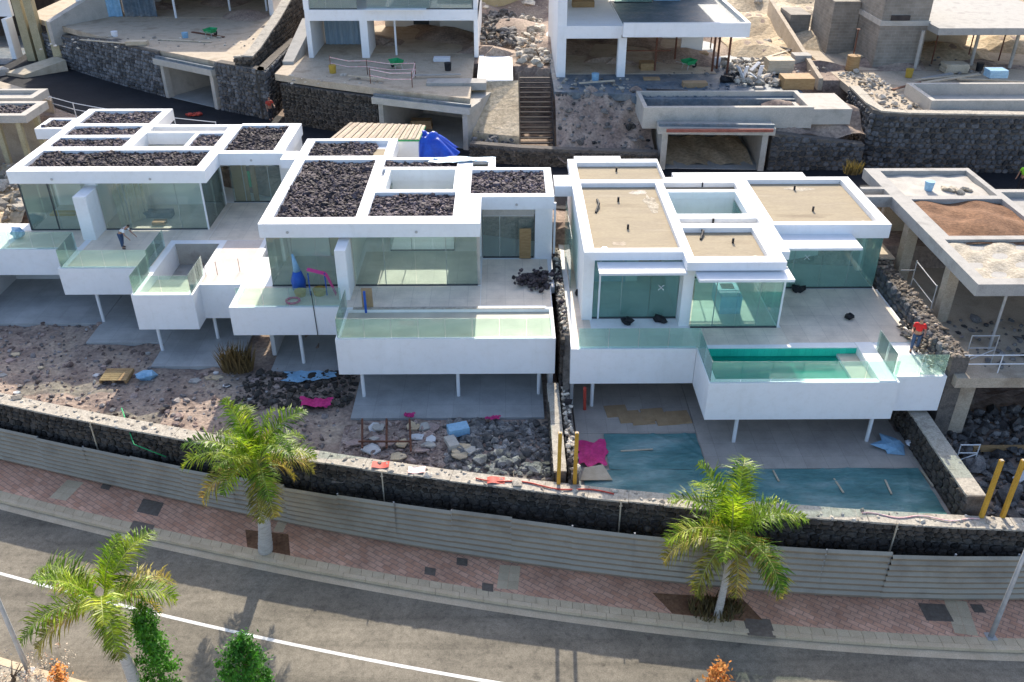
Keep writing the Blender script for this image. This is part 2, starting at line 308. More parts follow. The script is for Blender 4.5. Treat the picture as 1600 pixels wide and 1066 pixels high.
def parent_world(p):
    w = Vector(p.location)
    while p.parent: p = p.parent; w = w + Vector(p.location)
    return w
def tag(o, label=None, cat=None, group=None, kind=None):
    if label: o['label'] = label
    if cat: o['category'] = cat
    if group: o['group'] = group
    if kind: o['kind'] = kind
    return o
def thing(name, label, cat, loc=(0, 0, 0), group=None):
    o = bpy.data.objects.new(name, None); COL.objects.link(o); o.location = loc; o.empty_display_size = .3
    return tag(o, label, cat, group)
def box(name, mat, dims, parent=None, **k): return B().box(*dims).obj(name, mat, parent, **k)
def copy_tree(o, parent=None):
    c = o.copy(); COL.objects.link(c)
    if parent: c.parent = parent
    for ch in list(o.children): copy_tree(ch, c)
    return c
t_ = (1 + 5 ** .5) / 2
ICO_V = np.array([(-1, t_, 0), (1, t_, 0), (-1, -t_, 0), (1, -t_, 0), (0, -1, t_), (0, 1, t_), (0, -1, -t_), (0, 1, -t_), (t_, 0, -1), (t_, 0, 1), (-t_, 0, -1), (-t_, 0, 1)]) / 1.902
ICO_F = np.array([(0, 11, 5), (0, 5, 1), (0, 1, 7), (0, 7, 10), (0, 10, 11), (1, 5, 9), (5, 11, 4), (11, 10, 2), (10, 7, 6), (7, 1, 8), (3, 9, 4), (3, 4, 2), (3, 2, 6), (3, 6, 8), (3, 8, 9), (4, 9, 5), (2, 4, 11), (6, 2, 10), (8, 6, 7), (9, 8, 1)])
def rocks(name, pts, rad, mat, parent=None, flat=.7, kind='stuff', **k):
    """many angular stones in one mesh"""
    pts = np.asarray(pts, float); n = len(pts); rad = np.broadcast_to(rad, (n,)) * np.exp(rng.normal(0, .3, n)).clip(.5, 1.9)
    ax = rng.normal(size=(n, 3, 3)); q, _ = np.linalg.qr(ax)
    v = ICO_V[None] * (1 + rng.uniform(-.38, .3, (n, 12, 1)))
    v = v * rng.uniform(.6, 1.25, (n, 1, 3)); v = np.einsum('nij,nkj->nki', q, v) * rad[:, None, None]; v[:, :, 2] *= flat
    v = v + pts[:, None]
    off = np.array(parent_world(parent)) if parent else np.zeros(3)
    f = (ICO_F[None] + 12 * np.arange(n)[:, None, None]).reshape(-1, 3)
    me = bpy.data.meshes.new(name); me.from_pydata((v.reshape(-1, 3) - off).tolist(), [], f.tolist()); me.update(); me.materials.append(MT[mat])
    o = bpy.data.objects.new(name, me); COL.objects.link(o)
    if parent: o.parent = parent
    return tag(o, kind=kind, **k)
def scatter(x0, x1, y0, y1, sp, z, jz=.03):
    xs = np.arange(x0 + sp / 2, x1, sp); ys = np.arange(y0 + sp / 2, y1, sp)
    g = np.array([(x, y) for x in xs for y in ys]) if len(xs) and len(ys) else np.zeros((0, 2))
    g = g + rng.uniform(-.45, .45, g.shape) * sp
    zz = np.array([z(x, y) if callable(z) else z for x, y in g]) + rng.uniform(-jz, jz, len(g))
    return np.column_stack([np.clip(g[:, 0], x0 + .06, x1 - .06), np.clip(g[:, 1], y0 + .06, y1 - .06), zz])
def drape(name, mat, x0, x1, y0, y1, zf, parent=None, n=24, amp=.03, **k):
    """crumpled sheet lying on zf"""
    ph = rng.uniform(0, 6, 6)
    def z(x, y): return zf(x, y) + amp * (1 + .5 * math.sin(2.1 * x + ph[0] + 1.3 * y) + .5 * math.sin(4.7 * y - 2.2 * x + ph[1]) + .35 * math.sin(7.9 * x + 3.1 * y + ph[2]))
    b = B().grid(np.linspace(x0, x1, n), np.linspace(y0, y1, n), z)
    cx, cy, w_, h_ = (x0 + x1) / 2, (y0 + y1) / 2, (x1 - x0) / 2, (y1 - y0) / 2; nv = []
    for (x, y, zz) in b.v:
        u, v = (x - cx) / w_, (y - cy) / h_; a = math.atan2(v, u); m = max(abs(u), abs(v)); k2 = 1 - m * (.10 + .10 * math.sin(3 * a + ph[3]) + .07 * math.sin(7 * a + ph[4]) + .04 * math.sin(13 * a + ph[5]))
        nv.append((cx + (x - cx) * k2, cy + (y - cy) * k2, zz + amp * .6 * math.sin(11 * u + 5 * v + ph[4]) * math.sin(9 * v - 4 * u + ph[5])))
    b.v = nv
    return b.obj(name, mat, parent, smooth=True, **k)
MT["pinkslab2"] = M("pinkish_screed", [(.62, .53, .47), (.72, .64, .58)], 1.2, .9, .2, 18, .008, .15)
MT["patchdark"] = M("asphalt_patch", [(.10, .085, .065), (.17, .145, .11)], 1.5, .85, .3, 50, .005, .25)
MT["corr"] = M("weathered_corrugated_sheet", [(.27, .225, .165), (.39, .335, .25), (.33, .285, .215)], .45, .42, .15, 40, .003, .12, spec=.5, metallic=.55, island=.09)
# ------------------------------------------------------------------ lines of the place, read from the photograph on their planes
ZP, ZR, ZG, ZU, ZT = -5.70, -5.84, -3.30, 1.0, 4.3        # pavement, road, gardens, upper road, upper terraces
def curve(pts, deg=3):
    pts = sorted(map(tuple, pts)); xs = np.array([p[0] for p in pts]); ys = np.array([p[1] for p in pts]); c = np.polyfit(xs, ys, deg); d = np.polyder(c)
    a, b = xs[0], xs[-1]
    return lambda x: float(np.polyval(c, min(max(x, a), b)) + (np.polyval(d, a) * (x - a) if x < a else 0) + (np.polyval(d, b) * (x - b) if x > b else 0))
px = lambda z, L: [tuple(atz(x, y, z)[:2]) for x, y in L]
y_fence = curve(px(ZP, [(0, 720), (160, 757), (320, 790), (480, 822), (640, 855), (800, 885), (960, 905), (1200, 922), (1400, 933), (1600, 942)]))
y_kerb = curve(px(ZP, [(0, 783), (200, 830), (400, 873), (600, 915), (800, 945), (1000, 970), (1200, 993), (1400, 1006), (1600, 1018)]))
y_wall = curve(px(-2.6, [(0, 630), (135, 655), (290, 690), (600, 730), (800, 765), (1000, 790), (1250, 805), (1390, 812), (1590, 830)]))
y_up = curve([(-39, 79.2), (-27.7, 69.2), (-21, 66.6), (-16.5, 63.4), (-11.9, 60.4), (-8.3, 58.6), (-2.2, 55.7), (3, 54.2), (10, 53), (16, 52.6), (24, 52.4), (31, 51.2)])
y_line = lambda x: y_kerb(x) - .34 - 3.2
y_near = lambda x: y_kerb(x) - .34 - 6.75
XS = np.arange(-46, 40.1, 1.0)
def strip(name, f0, f1, z, mat, rows=1, xs=XS, **k):
    b = B(); n = len(xs)
    vs = [(x, f0(x) + (f1(x) - f0(x)) * j / rows, z(x, j / rows) if callable(z) else z) for j in range(rows + 1) for x in xs]
    b.add(vs, [(j * n + i, j * n + i + 1, (j + 1) * n + i + 1, (j + 1) * n + i) for j in range(rows) for i in range(n - 1)])
    return b.obj(name, mat, **k)

# terrain: one sheet stepping up the hillside, out to the horizon
def hill(x, y):
    yw, yu = y_wall(max(-46, min(40, x))), y_up(max(-60, min(60, x)))
    far = max(0, y - (yu + 32))
    z = np.interp(y, [yw + .15, yw + .45, yu - 13, yu - 10.2, yu + 9, yu + 9.5, yu + 32], [-5.95, ZG - .12, ZG - .12, ZU - .08, ZU - .08, ZT - .1, ZT + .4])
    bumpy = 0 if y < yu + 12 else .35 * math.sin(x * .9 + y * .5) + .3 * math.sin(x * .37 - y * .8)
    if yw + 1 < y < yu - 14: bumpy = .07 * math.sin(x * 2.3 + y * 1.1) + .05 * math.sin(x * 4.1 - y * 3.3)
    return float(z) + far * .07 + bumpy
gx = np.concatenate([[-600, -300, -150, -90], np.arange(-60, 61, .8), [90, 150, 300, 600]])
gy = np.concatenate([[-250, -60, 0, 14], np.arange(20, 100, .4), np.arange(100, 160, 5), [200, 300, 500, 900]])
tb = B().grid(gx, gy, hill)
MT['terrain'] = M('hillside_ground', [(.20, .145, .12), (.36, .275, .22), (.48, .38, .29)], .55, .95, .9, 6, .05, .4)
terrain = tb.obj('terrain', 'terrain', kind='structure', label='rubbly brown hillside ground under the building site')

strip('road', lambda x: y_near(x) - .1, lambda x: y_kerb(x) - .3, ZR, 'asphalt', 6, kind='structure')
strip('road_gutter', lambda x: y_kerb(x) - .37, lambda x: y_kerb(x) - .02, ZR + .006, 'gutter', kind='structure')
strip('road_line', lambda x: y_line(x) - .07, lambda x: y_line(x) + .07, ZR + .005, 'linepaint', kind='structure', xs=np.arange(-46, 40, .5))
pave = strip('pavement', lambda x: y_kerb(x) + .5, lambda x: y_fence(x) + .35, ZP, 'paver', 4, kind='structure')
strip('near_pavement', lambda x: y_near(x) - 9, lambda x: y_near(x) - .28, ZP + .004, 'sand', 2, kind='structure')
# kerb stones and pale border slabs, one by one
kb = thing('kerb', 'pale concrete kerb stones and border slabs along the red pavement', 'kerb', (0, 25, ZR)); kb['kind'] = 'structure'; del kb['category']
x = -26.0
while x < 23:
    dx = .93; x1 = x + dx - .012
    B().prism([(x, y_kerb(x)), (x1, y_kerb(x1)), (x1, y_kerb(x1) + .2), (x, y_kerb(x) + .2)], ZR - .1, ZP + .012 + random.uniform(-.003, .004)).obj('kerb_stone', 'kerb', kb)
    x += dx
x = -26.0
while x < 23:
    dx = .46; x1 = x + dx - .014
    B().prism([(x, y_kerb(x) + .212), (x1, y_kerb(x1) + .212), (x1, y_kerb(x1) + .55), (x, y_kerb(x) + .55)], ZP - .1, ZP + .006 + random.uniform(-.003, .003)).obj('border_slab', 'slabpale', kb)
    x += dx
nk = thing('near_kerb', 'pale kerb stones beside the flower bed', 'kerb', (-15, 20, ZR)); nk['kind'] = 'structure'; del nk['category']
x = -24.0
while x < -8:
    x1 = x + .95
    B().prism([(x, y_near(x) - .28), (x1 - .012, y_near(x1) - .28), (x1 - .012, y_near(x1)), (x, y_near(x))], ZR - .1, ZP + .02 + random.uniform(-.003, .004)).obj('kerb_stone', 'kerb', nk); x = x1
# pale paving bands across the pavement: slabs in rows
def band(pxs):
    a = atz(*pxs[0], ZP)[:2]; b = atz(*pxs[1], ZP)[:2]
    t = thing('paving_band', {118: 'pale slab band across the pavement away from the palms', 797: 'pale slab band across the pavement midway between the two palms', 1492: 'pale slab band across the pavement beside the grey lamp', 432: 'short pale slab patch next to the leaning palm pit'}[pxs[0][0]], 'paving', (a[0], a[1], ZP), 'pale slab bands crossing the pavement')
    d = Vector((b[0] - a[0], b[1] - a[1])); L = d.length; d /= L; nrm = Vector((d.y, -d.x)); n = int(L / .42)
    for i in range(n):
        for j in (0, 1):
            p = Vector((a[0], a[1])) + d * (i * .42) + nrm * (j * .42 - .42)
            q = [p, p + d * .408, p + d * .408 + nrm * .408, p + nrm * .408]
            B().prism([(v.x, v.y) for v in q], ZP - .05, ZP + .007 + random.uniform(-.002, .002)).obj('slab', 'slabpale', t)
for q in (((118, 752), (82, 788)), ((797, 884), (791, 932)), ((1492, 938), (1512, 998)), ((432, 820), (462, 822))): band(q)
for q in ((235, 793), (220, 828), (722, 878), (672, 893), (762, 918), (1462, 957), (1528, 951), (1186, 980), (166, 760)):
    c = atz(*q, ZP); w, h = (.5, .42) if q[0] in (235, 1462, 220, 1186) else (.22, .2)
    lb = {235: 'large iron cover in the pavement between slab band and leaning palm', 220: 'iron gully cover set into the kerb before the leaning palm', 722: 'small iron cover against the hoarding between palm and slab band', 672: 'small iron cover in mid pavement between palm and slab band', 762: 'small iron cover beside the kerb next to a slab band', 1462: 'large iron cover beside the slab band near the grey lamp', 1528: 'small iron cover against the hoarding behind the grey lamp', 1186: 'iron gully cover in the kerb beside the young palm', 166: 'small iron cover at the foot of the hoarding far from any palm'}[q[0]]
    t = thing('drain_cover', lb, 'drain cover', (c[0], c[1], ZP), 'iron covers in the pavement')
    sl = (y_kerb(c[0] + 1) - y_kerb(c[0] - 1)) / 2
    def qd(w, h): return [(c[0] - w, c[1] - h - sl * w), (c[0] + w, c[1] - h + sl * w), (c[0] + w, c[1] + h + sl * w), (c[0] - w, c[1] + h - sl * w)]
    B().prism(qd(w, h), ZP - .02, ZP + .009).obj('frame', 'iron', t); B().prism(qd(w * .85, h * .85), ZP, ZP + .013).obj('lid', 'iron', t)
    for kk in (-.5, 0, .5): B().prism([(x_ + 0, y_ + kk * h) for x_, y_ in qd(w * .6, h * .06)], ZP, ZP + .019).obj('rib', 'iron', t)

# corrugated hoarding
hoard = thing('corrugated_fence', 'grey corrugated metal site hoarding along the red pavement', 'fence', (-2, y_fence(-2), ZP))
x = -28.0
while x < 24:
    x1 = x + 2.35; h = float(np.interp(x, [-24, -13, 0, 20], [1.93, 1.97, 2.36, 2.36])); h1 = float(np.interp(x1, [-24, -13, 0, 20], [1.93, 1.97, 2.36, 2.36]))
    nr = 8; prof = []
    for r in range(nr):
        for u, d in ((0, 0), (.2, 0), (.5, .10), (.66, .10)): prof.append(((r + u) / nr, d))
    prof.append((1, 0)); lean = random.uniform(-.08, .06); dh = random.uniform(-.05, .04); b = B(); vs = []
    for j, (xx, hh) in enumerate(((x, h), (x1 + .03, h1))):
        for k, (s, d) in enumerate(prof): vs.append((xx, y_fence(xx) - d + lean * s + (.008 if j else 0), ZP + .04 + (hh + dh) * s))
    n = len(prof); b.add(vs, [(k, n + k, n + k + 1, k + 1) for k in range(n - 1)])
    o = b.obj('corrugated_sheet', 'corr', hoard)
    B().box(x - .03, x + .03, y_fence(x) + .03, y_fence(x) + .09, ZP - .1, ZP + h + .03).obj('fence_post', 'galv', hoard)
    x = x1

# ------------------------------------------------------------------ stone walls
def pillow(seed):
    r = random.Random(seed); b = B(); n = r.choice([5, 6, 6, 7]); ring = []
    for i in range(n):
        a = 2 * math.pi * (i + r.uniform(-.25, .25)) / n; m = max(abs(math.cos(a)), abs(math.sin(a))); k = (1 / m) * .5 * r.uniform(.86, 1.0) * (.9 if m < .8 else 1)
        ring.append((math.cos(a) * k, math.sin(a) * k))
    vs = [(x, .5, z) for x, z in ring] + [(x * .97, -.1, z * .97) for x, z in ring] + [(x * .66 + r.uniform(-.06, .06), -.5 + r.uniform(-.1, .15), z * .66 + r.uniform(-.06, .06)) for x, z in ring]
    fs = [tuple(range(2 * n, 3 * n))] + [(k * n + i, k * n + (i + 1) % n, (k + 1) * n + (i + 1) % n, (k + 1) * n + i) for k in (0, 1) for i in range(n)]
    return np.array(vs), fs
PILLOW = [pillow(i) for i in range(12)]
PMESH = {}
def stone_mesh(i, mat):
    if (i, mat) not in PMESH:
        me = bpy.data.meshes.new('stone'); v, f = PILLOW[i]; me.from_pydata(v.tolist(), [], f); me.update(); me.materials.append(MT[mat]); PMESH[(i, mat)] = me
    return PMESH[(i, mat)]
def stone_wall(root, path, zb, zt, thick, size, mat='stone', single=0, faces=True, mortar='mortar', zmin=None, cap=None):
    """path: front face polyline (outside on the -normal side); zb, zt: values or functions of distance along it"""
    P = [Vector((p[0], p[1])) for p in path]; fb = zb if callable(zb) else (lambda s: zb); ft = zt if callable(zt) else (lambda s: zt)
    S = [0]
    for a, b2 in zip(P, P[1:]): S.append(S[-1] + (b2 - a).length)
    def at(s):
        i = max(0, min(len(P) - 2, int(np.searchsorted(S, s)) - 1)); t = (P[i + 1] - P[i]).normalized(); return P[i] + t * (s - S[i]), t
    L = S[-1]; n = max(2, int(L / .8) + 1); b = B(); vs = []
    for k in range(n):
        s = L * k / (n - 1); p, t = at(s); nr = Vector((t.y, -t.x)); q = p - nr * .045; w = p - nr * thick
        vs += [(q.x, q.y, fb(s)), (q.x, q.y, ft(s)), (w.x, w.y, ft(s)), (w.x, w.y, fb(s))]
    fs = [(4 * k + j, 4 * (k + 1) + j, 4 * (k + 1) + (j + 1) % 4, 4 * k + (j + 1) % 4) for k in range(n - 1) for j in range(4)] + [(0, 1, 2, 3), tuple(4 * (n - 1) + j for j in (3, 2, 1, 0))]
    b.add(vs, fs).obj('wall_core', mortar, root)
    st = []
    z = (zmin if zmin is not None else min(fb(0), fb(L)))
    zmax = max(ft(L * k / 20) for k in range(21))
    while z < zmax:
        h = size * random.uniform(.75, 1.15); s = random.uniform(-.3, 0) * size
        while s < L:
            w = size * random.uniform(.8, 1.7); sc = s + w / 2
            if 0 <= sc <= L and z + h / 2 < ft(sc) - h * .2 and z + h / 2 > fb(sc): st.append((sc, z + h / 2 + random.uniform(-.1, .1) * h, w, h))
            s += w
        z += h
    st = [(x[0], min(x[1], ft(x[0]) - x[3] * .42), x[2], x[3]) for x in st]
    key = sorted(st, key=lambda q: -q[2] * q[3])
    for sc, zc, w, h in key[:single]:
        p, t = at(sc); o = bpy.data.objects.new('stone', stone_mesh(random.randrange(12), mat)); COL.objects.link(o); o.parent = root
        o.location = Vector((p.x, p.y, zc)) - parent_world(root); o.scale = (w * 1.0, .16, h * 1.0); o.rotation_euler = (0, random.uniform(-.12, .12), math.atan2(t.y, t.x))
    rest = key[single:]
    if rest:
        V = []; F = []; o_ = 0
        for sc, zc, w, h in rest:
            p, t = at(sc); v, f = PILLOW[random.randrange(12)]; a = math.atan2(t.y, t.x); c, s2 = math.cos(a), math.sin(a)
            x = v[:, 0] * w; y = v[:, 1] * .16; zz = v[:, 2] * h
            V.append(np.column_stack([p.x + x * c - y * s2, p.y + x * s2 + y * c, zc + zz])); F += [tuple(i + o_ for i in q) for q in f]; o_ += len(v)
        off = np.array(parent_world(root)); me = bpy.data.meshes.new('rubble_stonework'); me.from_pydata((np.vstack(V) - off).tolist(), [], F); me.update(); me.materials.append(MT[mat])
        o = bpy.data.objects.new('rubble_stonework', me); COL.objects.link(o); o.parent = root; o['kind'] = 'stuff'
    if cap:
        s = 0
        while s < L - .1:
            e = min(L, s + random.uniform(1.2, 2.2)); (p, t), (q, t2) = at(s), at(e - .015); n1, n2 = Vector((t.y, -t.x)), Vector((t2.y, -t2.x)); ov = .03 + random.uniform(-.02, .03)
            A = [p + n1 * ov, q + n2 * ov, q - n2 * (thick + .02), p - n1 * (thick + .02)]
            za, zb2 = ft(s), ft(e); B().prism([(v.x, v.y) for v in A], [za - .02, zb2 - .02, zb2 - .02, za - .02], [za + cap + random.uniform(-.015, .02), zb2 + cap, zb2 + cap + random.uniform(-.02, .02), za + cap]).obj('coping', 'coping', root)
            s = e
gw = thing('garden_wall', 'long dark stone garden wall with pale mortar top behind the corrugated hoarding', 'wall', (-2, y_wall(-2), ZP))
stone_wall(gw, [(x, y_wall(x)) for x in np.arange(-30, 26.1, 1.0)], ZP - .2, -2.66, .62, .30, 'stone', 300, zmin=-4.6, cap=.06)
wx = [x for x in np.arange(-29, 25, .16)]
rocks('loose_wall_stones', [(x, y_wall(x) + random.uniform(-.02, .62), -2.6 + random.uniform(-.03, .02)) for x in wx], rng.uniform(.05, .13, len(wx)), 'palerubble', gw, .6)
for q in ((145, 655, 152, 685), (597, 735, 596, 770), (972, 795, 970, 830), (1395, 808, 1387, 860)):     # thin stakes on the wall face
    c = atz(q[0], q[1], -2.6); sx = c[0]
    t = thing('wall_batten', 'thin pale timber batten upright against the dark garden wall', 'batten', (sx, y_wall(sx), -4.4), 'battens along the garden wall')
    B().beam((sx, y_wall(sx) - .13, -4.5), (sx, y_wall(sx) - .13, -2.5), .05).obj('stake', 'palewood', t)
    B().beam((sx - .06, y_wall(sx) - .17, -2.75), (sx + .06, y_wall(sx) - .17, -2.75), .03).obj('cleat', 'palewood', t)

# ------------------------------------------------------------------ villas
def slabs(rects):
    xs = sorted({round(v, 3) for r in rects for v in r[:2]}); ys = sorted({round(v, 3) for r in rects for v in r[2:4]})
    def fn(i, j):
        cx, cy = (xs[i] + xs[i + 1]) / 2, (ys[j] + ys[j + 1]) / 2; val = None
        for r in rects:
            if r[0] < cx < r[1] and r[2] < cy < r[3]: val = r[4]
        return val
    return B().cells(xs, ys, fn)
def pane_x(root, x0, x1, y, z0, z1, n, mat='glass', th=.024, name='glass_pane', gap=.012, frame=None):
    w = (x1 - x0) / n
    B().box(x0, x1, y - .045, y + .045, z0 - .012, z0 + .045).obj('window_track', 'darkframe', root); B().box(x0, x1, y - .04, y + .04, z1 - .04, z1 + .015).obj('window_track', 'galv', root)
    for i in range(1, n, 2): B().box(x0 + i * w - .022, x0 + i * w + .022, y + .02, y + .05, z0 + .046, z1 - .041).obj('window_stile', 'galv', root)
    for i in range(n):
        B().box(x0 + i * w + gap, x0 + (i + 1) * w - gap, y - th / 2, y + th / 2, z0, z1).obj(name, mat, root)
        if frame and i: B().box(x0 + i * w - .02, x0 + i * w + .02, y - .03, y + .03, z0, z1).obj('window_post', frame, root)
def pane_y(root, x, y0, y1, z0, z1, n, mat='glass', th=.024, name='glass_pane', gap=.012):
    w = (y1 - y0) / n
    for i in range(n): B().box(x - th / 2, x + th / 2, y0 + i * w + gap, y0 + (i + 1) * w - gap, z0, z1).obj(name, mat, root)
def lava(roof, rects, sp=.138):
    for (x0, x1, y0, y1) in rects:
        box('lava_bed', 'lava', (x0, x1, y0, y1, 3.19, 3.27), roof, kind='stuff')
        p = scatter(x0, x1, y0, y1, sp, lambda x, y: 3.33 + .035 * math.sin(x * 2.1 + y) + .03 * math.sin(y * 3.1 - x * 1.7), .035)
        rocks('lava_gravel', p, rng.uniform(.07, .125, len(p)), 'lava', roof, .8)
def rail(root, pts, z=0.02, h=.98, mat='glassrail', step=1.25):
    for (x0, y0), (x1, y1) in zip(pts, pts[1:]):
        L = math.hypot(x1 - x0, y1 - y0); n = max(1, round(L / step))
        for i in range(n):
            a, b = (i + .012) / n, (i + 1 - .012) / n; A = (x0 + (x1 - x0) * a, y0 + (y1 - y0) * a); C2 = (x0 + (x1 - x0) * b, y0 + (y1 - y0) * b)
            t = Vector((x1 - x0, y1 - y0)).normalized() * .011; nr = Vector((t.y, -t.x))
            B().prism([(A[0] + nr.x, A[1] + nr.y), (C2[0] + nr.x, C2[1] + nr.y), (C2[0] - nr.x, C2[1] - nr.y), (A[0] - nr.x, A[1] - nr.y)], z, z + h).obj('balustrade_pane', mat, root)
def round_col(root, x, y, z0, z1, r=.085, mat='steel'):
    B().tube([(x, y, z0), (x, y, z1)], r, 14).obj('column', mat, root, smooth=False)
def spot(root, x, y, z):
    B().tube([(x, y - .02, z), (x, y - .05, z)], .07, 10).obj('wall_spotlight', 'galv', root)

# --- villa with dark lava roof between the two other finished villas
v2 = thing('villa', 'white flat-roofed villa with three lava gravel roof panels and long shallow pool terrace', 'house', (-4.6, 41, ZG))
T, G = (2.8, 3.5), (2.8, 3.2)
roof = slabs([(-11.65, -1.17, 38.8, 47.95, T), (-1.17, 2.5, 42.1, 46.3, T), (-1.17, -.5, 46.3, 47.95, T), (-11.65, -6.3, 47.95, 51.25, T),
  (-11.1, -7.15, 39.6, 47.6, G), (-6.6, -2.5, 39.7, 42.75, G), (-6.6, -2.6, 46.45, 47.6, G), (-1.75, 2.1, 42.55, 45.95, G), (-11.1, -6.8, 48.25, 50.9, G), (-1.75, -.9, 46.45, 47.6, G),
  (-6.6, -6.42, 43.1, 46.1, (2.8, 3.25)), (-6.15, -2.65, 43.15, 46.05, None)]).obj('roof', 'stucco', v2)
lava(roof, [(-11.1, -7.15, 39.6, 47.6), (-6.6, -2.5, 39.7, 42.75), (-6.6, -2.6, 46.45, 47.6), (-1.75, 2.1, 42.55, 45.95), (-11.1, -8.6, 48.25, 50.9)])
box('screed_patch', 'screed', (-8.59, -6.82, 48.27, 50.2, 3.19, 3.215), roof)
p = scatter(-8.6, -7.4, 49.0, 50.9, .19, 3.28); rocks('lava_gravel', p, rng.uniform(.08, .15, len(p)), 'lava', roof, .75)
box('screed_patch', 'screed', (-1.73, -.92, 46.47, 47.58, 3.19, 3.215), roof)
box('parapet_lip', 'stucco', (-11.42, -11.36, 38.9, 51.1, 3.49, 3.53), roof)
slabs([(-11.6, 2.45, 39.0, 51.0, (-.35, 0)), (-13.0, -7.6, 37.05, 39.0, (-.35, 0)), (-13.0, -11.6, 39, 42.5, (-.35, 0)), (-7.6, 2.25, 37.0, 39.0, (-.35, 0)), (2.45, 2.25, 0, 0, None),
  (-7.6, 2.25, 34.05, 37.0, (-1.87, 0)), (-7.42, 2.08, 34.22, 36.75, (-1.87, -.16))]).obj('terrace', 'stucco', v2)
slabs([(-13.0, -7.6, 36.98, 37.2, (-1.5, .015)), (-13.1, -12.8, 36.98, 43.5, (-1.5, .03))]).obj('terrace_upstand', 'stucco', v2)
for r in ((-11.55, -8, 39.3, 47.5), (-7.4, -1.4, 39.3, 43.1)): box('room_floor', 'roomfloor', (*r, .0, .008), v2)
for r in ((-12.78, -7.6, 37.22, 39.15), (-7.58, -1.2, 37.0, 39.15), (-1.18, 2.2, 37.0, 42.1)): box('terrace_tiling', 'tile', (*r, .0, .009), v2)
box('pool_floor', 'poolsand', (-7.41, 2.07, 34.23, 36.74, -.16, -.15), v2); box('pool_edge', 'coping', (-7.2, 1.86, 36.76, 36.98, 0, .03), v2)
B().cells([-7.97, -7.45], [37.7, 40.0, 40.02], lambda i, j: (0, 2.62) if j == 0 else (0, 2.79)).obj('blade_wall', 'stucco', v2)
for d in ((-7.8, -7.62, 40.1, 47.5, 0, 2.79), (-11.58, -1.3, 47.5, 47.7, 0, 2.79), (-11.6, -11.42, 42.0, 51, 0, 2.79), (-11.6, -6.4, 50.8, 50.98, 0, 2.79), (1.55, 2.45, 42.25, 42.45, 0, 2.79),
          (2.27, 2.46, 42.46, 46.2, 0, 2.79), (-1.3, 2.26, 46.0, 46.2, 0, 2.79), (-6.15, -2.65, 46.06, 46.2, 1.9, 2.79), (-1.4, -1.2, 42.5, 47.4, 0, 2.79)): box('wall', 'roomwall' if d[0] in (-7.8, -11.58) else 'stucco', d, v2)
for d in ((-11.4, -9.2, 42.6, 42.75, 0, 2.79),): box('brightening_partition', 'roomwall', d, v2)  # pale wall added close behind the glass to brighten the room
box('door_leaf', 'palewood', (-9.15, -8.3, 42.6, 42.66, .02, 2.1), v2)
pane_x(v2, -11.5, -8.0, 39.2, .02, 2.78, 3); pane_y(v2, -11.5, 39.25, 42.0, .02, 2.78, 2)
pane_x(v2, -7.4, -1.35, 39.2, .02, 2.78, 4); pane_y(v2, -1.3, 39.25, 42.3, .02, 2.78, 2)
pane_x(v2, -1.15, 1.5, 42.32, .02, 2.4, 3); box('door_header', 'concpale', (-1.15, 1.52, 42.28, 42.42, 2.42, 2.79), v2)
pane_x(v2, -6.1, -2.7, 43.2, .02, 2.78, 3); pane_x(v2, -6.1, -2.7, 46.0, .02, 1.88, 3); pane_y(v2, -6.1, 43.25, 45.95, .02, 2.78, 2); pane_y(v2, -2.7, 43.25, 45.95, .02, 2.78, 2)
box('corner_post', 'concpale', (-1.38, -1.22, 39.24, 39.42, 0, 2.79), v2)
rail(v2, [(-12.7, 37.1), (-7.75, 37.1)]); rail(v2, [(-7.5, 37.0), (-7.5, 34.15), (2.15, 34.15)])
for x, y in ((-10, 37.3), (-6.62, 34.35), (-2.2, 34.35), (1.55, 34.5)): round_col(v2, x, y, ZG, -1.5 if x < -8 else -1.86)
for d in ((-11.6, -8.2, 40.2, 40.4, ZG, -.36), (-8.2, -7.0, 40.2, 40.4, ZG, -2.6), (-7.0, 2.2, 40.2, 40.4, ZG, -.36), (-11.7, -11.5, 38.0, 47, ZG, -.36), (2.0, 2.2, 34.5, 47, ZG, -.36)): box('lower_wall', 'paintgrey', d, v2)
pane_x(v2, -8.2, -7.0, 40.25, -2.58, -.4, 2, 'glassteal')
box('porch_slab', 'lowgrey', (-7.0, 1.75, 32.6, 40.2, ZG - .3, ZG + .02), v2); box('porch_slab', 'lowgrey', (-11.5, -7.02, 36.6, 40.2, ZG - .3, ZG - .03), v2)
for x in (-10.3, -4.2): spot(v2, x, 38.8, 3.08)
spot(v2, .6, 42.1, 3.08)
box('leaning_board', 'wood', (.75, 1.35, 42.1, 42.15, .05, 1.75), v2)

# --- villa with bare sand-coloured screed roofs and the emerald pool
v3 = thing('villa', 'white flat-roofed villa with bare sand-coloured roof panels, white canopies and emerald pool', 'house', (10.5, 38, ZG))
T, G, TR = (3.1, 3.5), (3.1, 3.25), (2.8, 3.5)
roof = slabs([(3.5, 8.5, 35.6, 47.6, T), (3.5, 12.62, 35.6, 44.75, T), (7.88, 12.2, 34.55, 44.75, T), (12.2, 18.22, 38.5, 44.75, TR), (3.9, 6.5, 47.6, 48.2, (3.1, 3.46)), (9.0, 16.05, 44.75, 45.6, (2.9, 3.44)), (2.6, 3.5, 43.6, 45.2, (2.9, 3.47)),
  (3.97, 7.85, 36.03, 43.95, G), (3.95, 8.4, 44.45, 47.05, G), (8.27, 12.0, 43.0, 43.95, G), (8.3, 12.05, 38.72, 39.3, G), (8.27, 11.54, 35.15, 38.2, G), (12.73, 17.7, 38.9, 44.35, (2.8, 3.25)), (8.3, 11.75, 39.85, 42.65, None)]).obj('roof', 'stucco', v3)
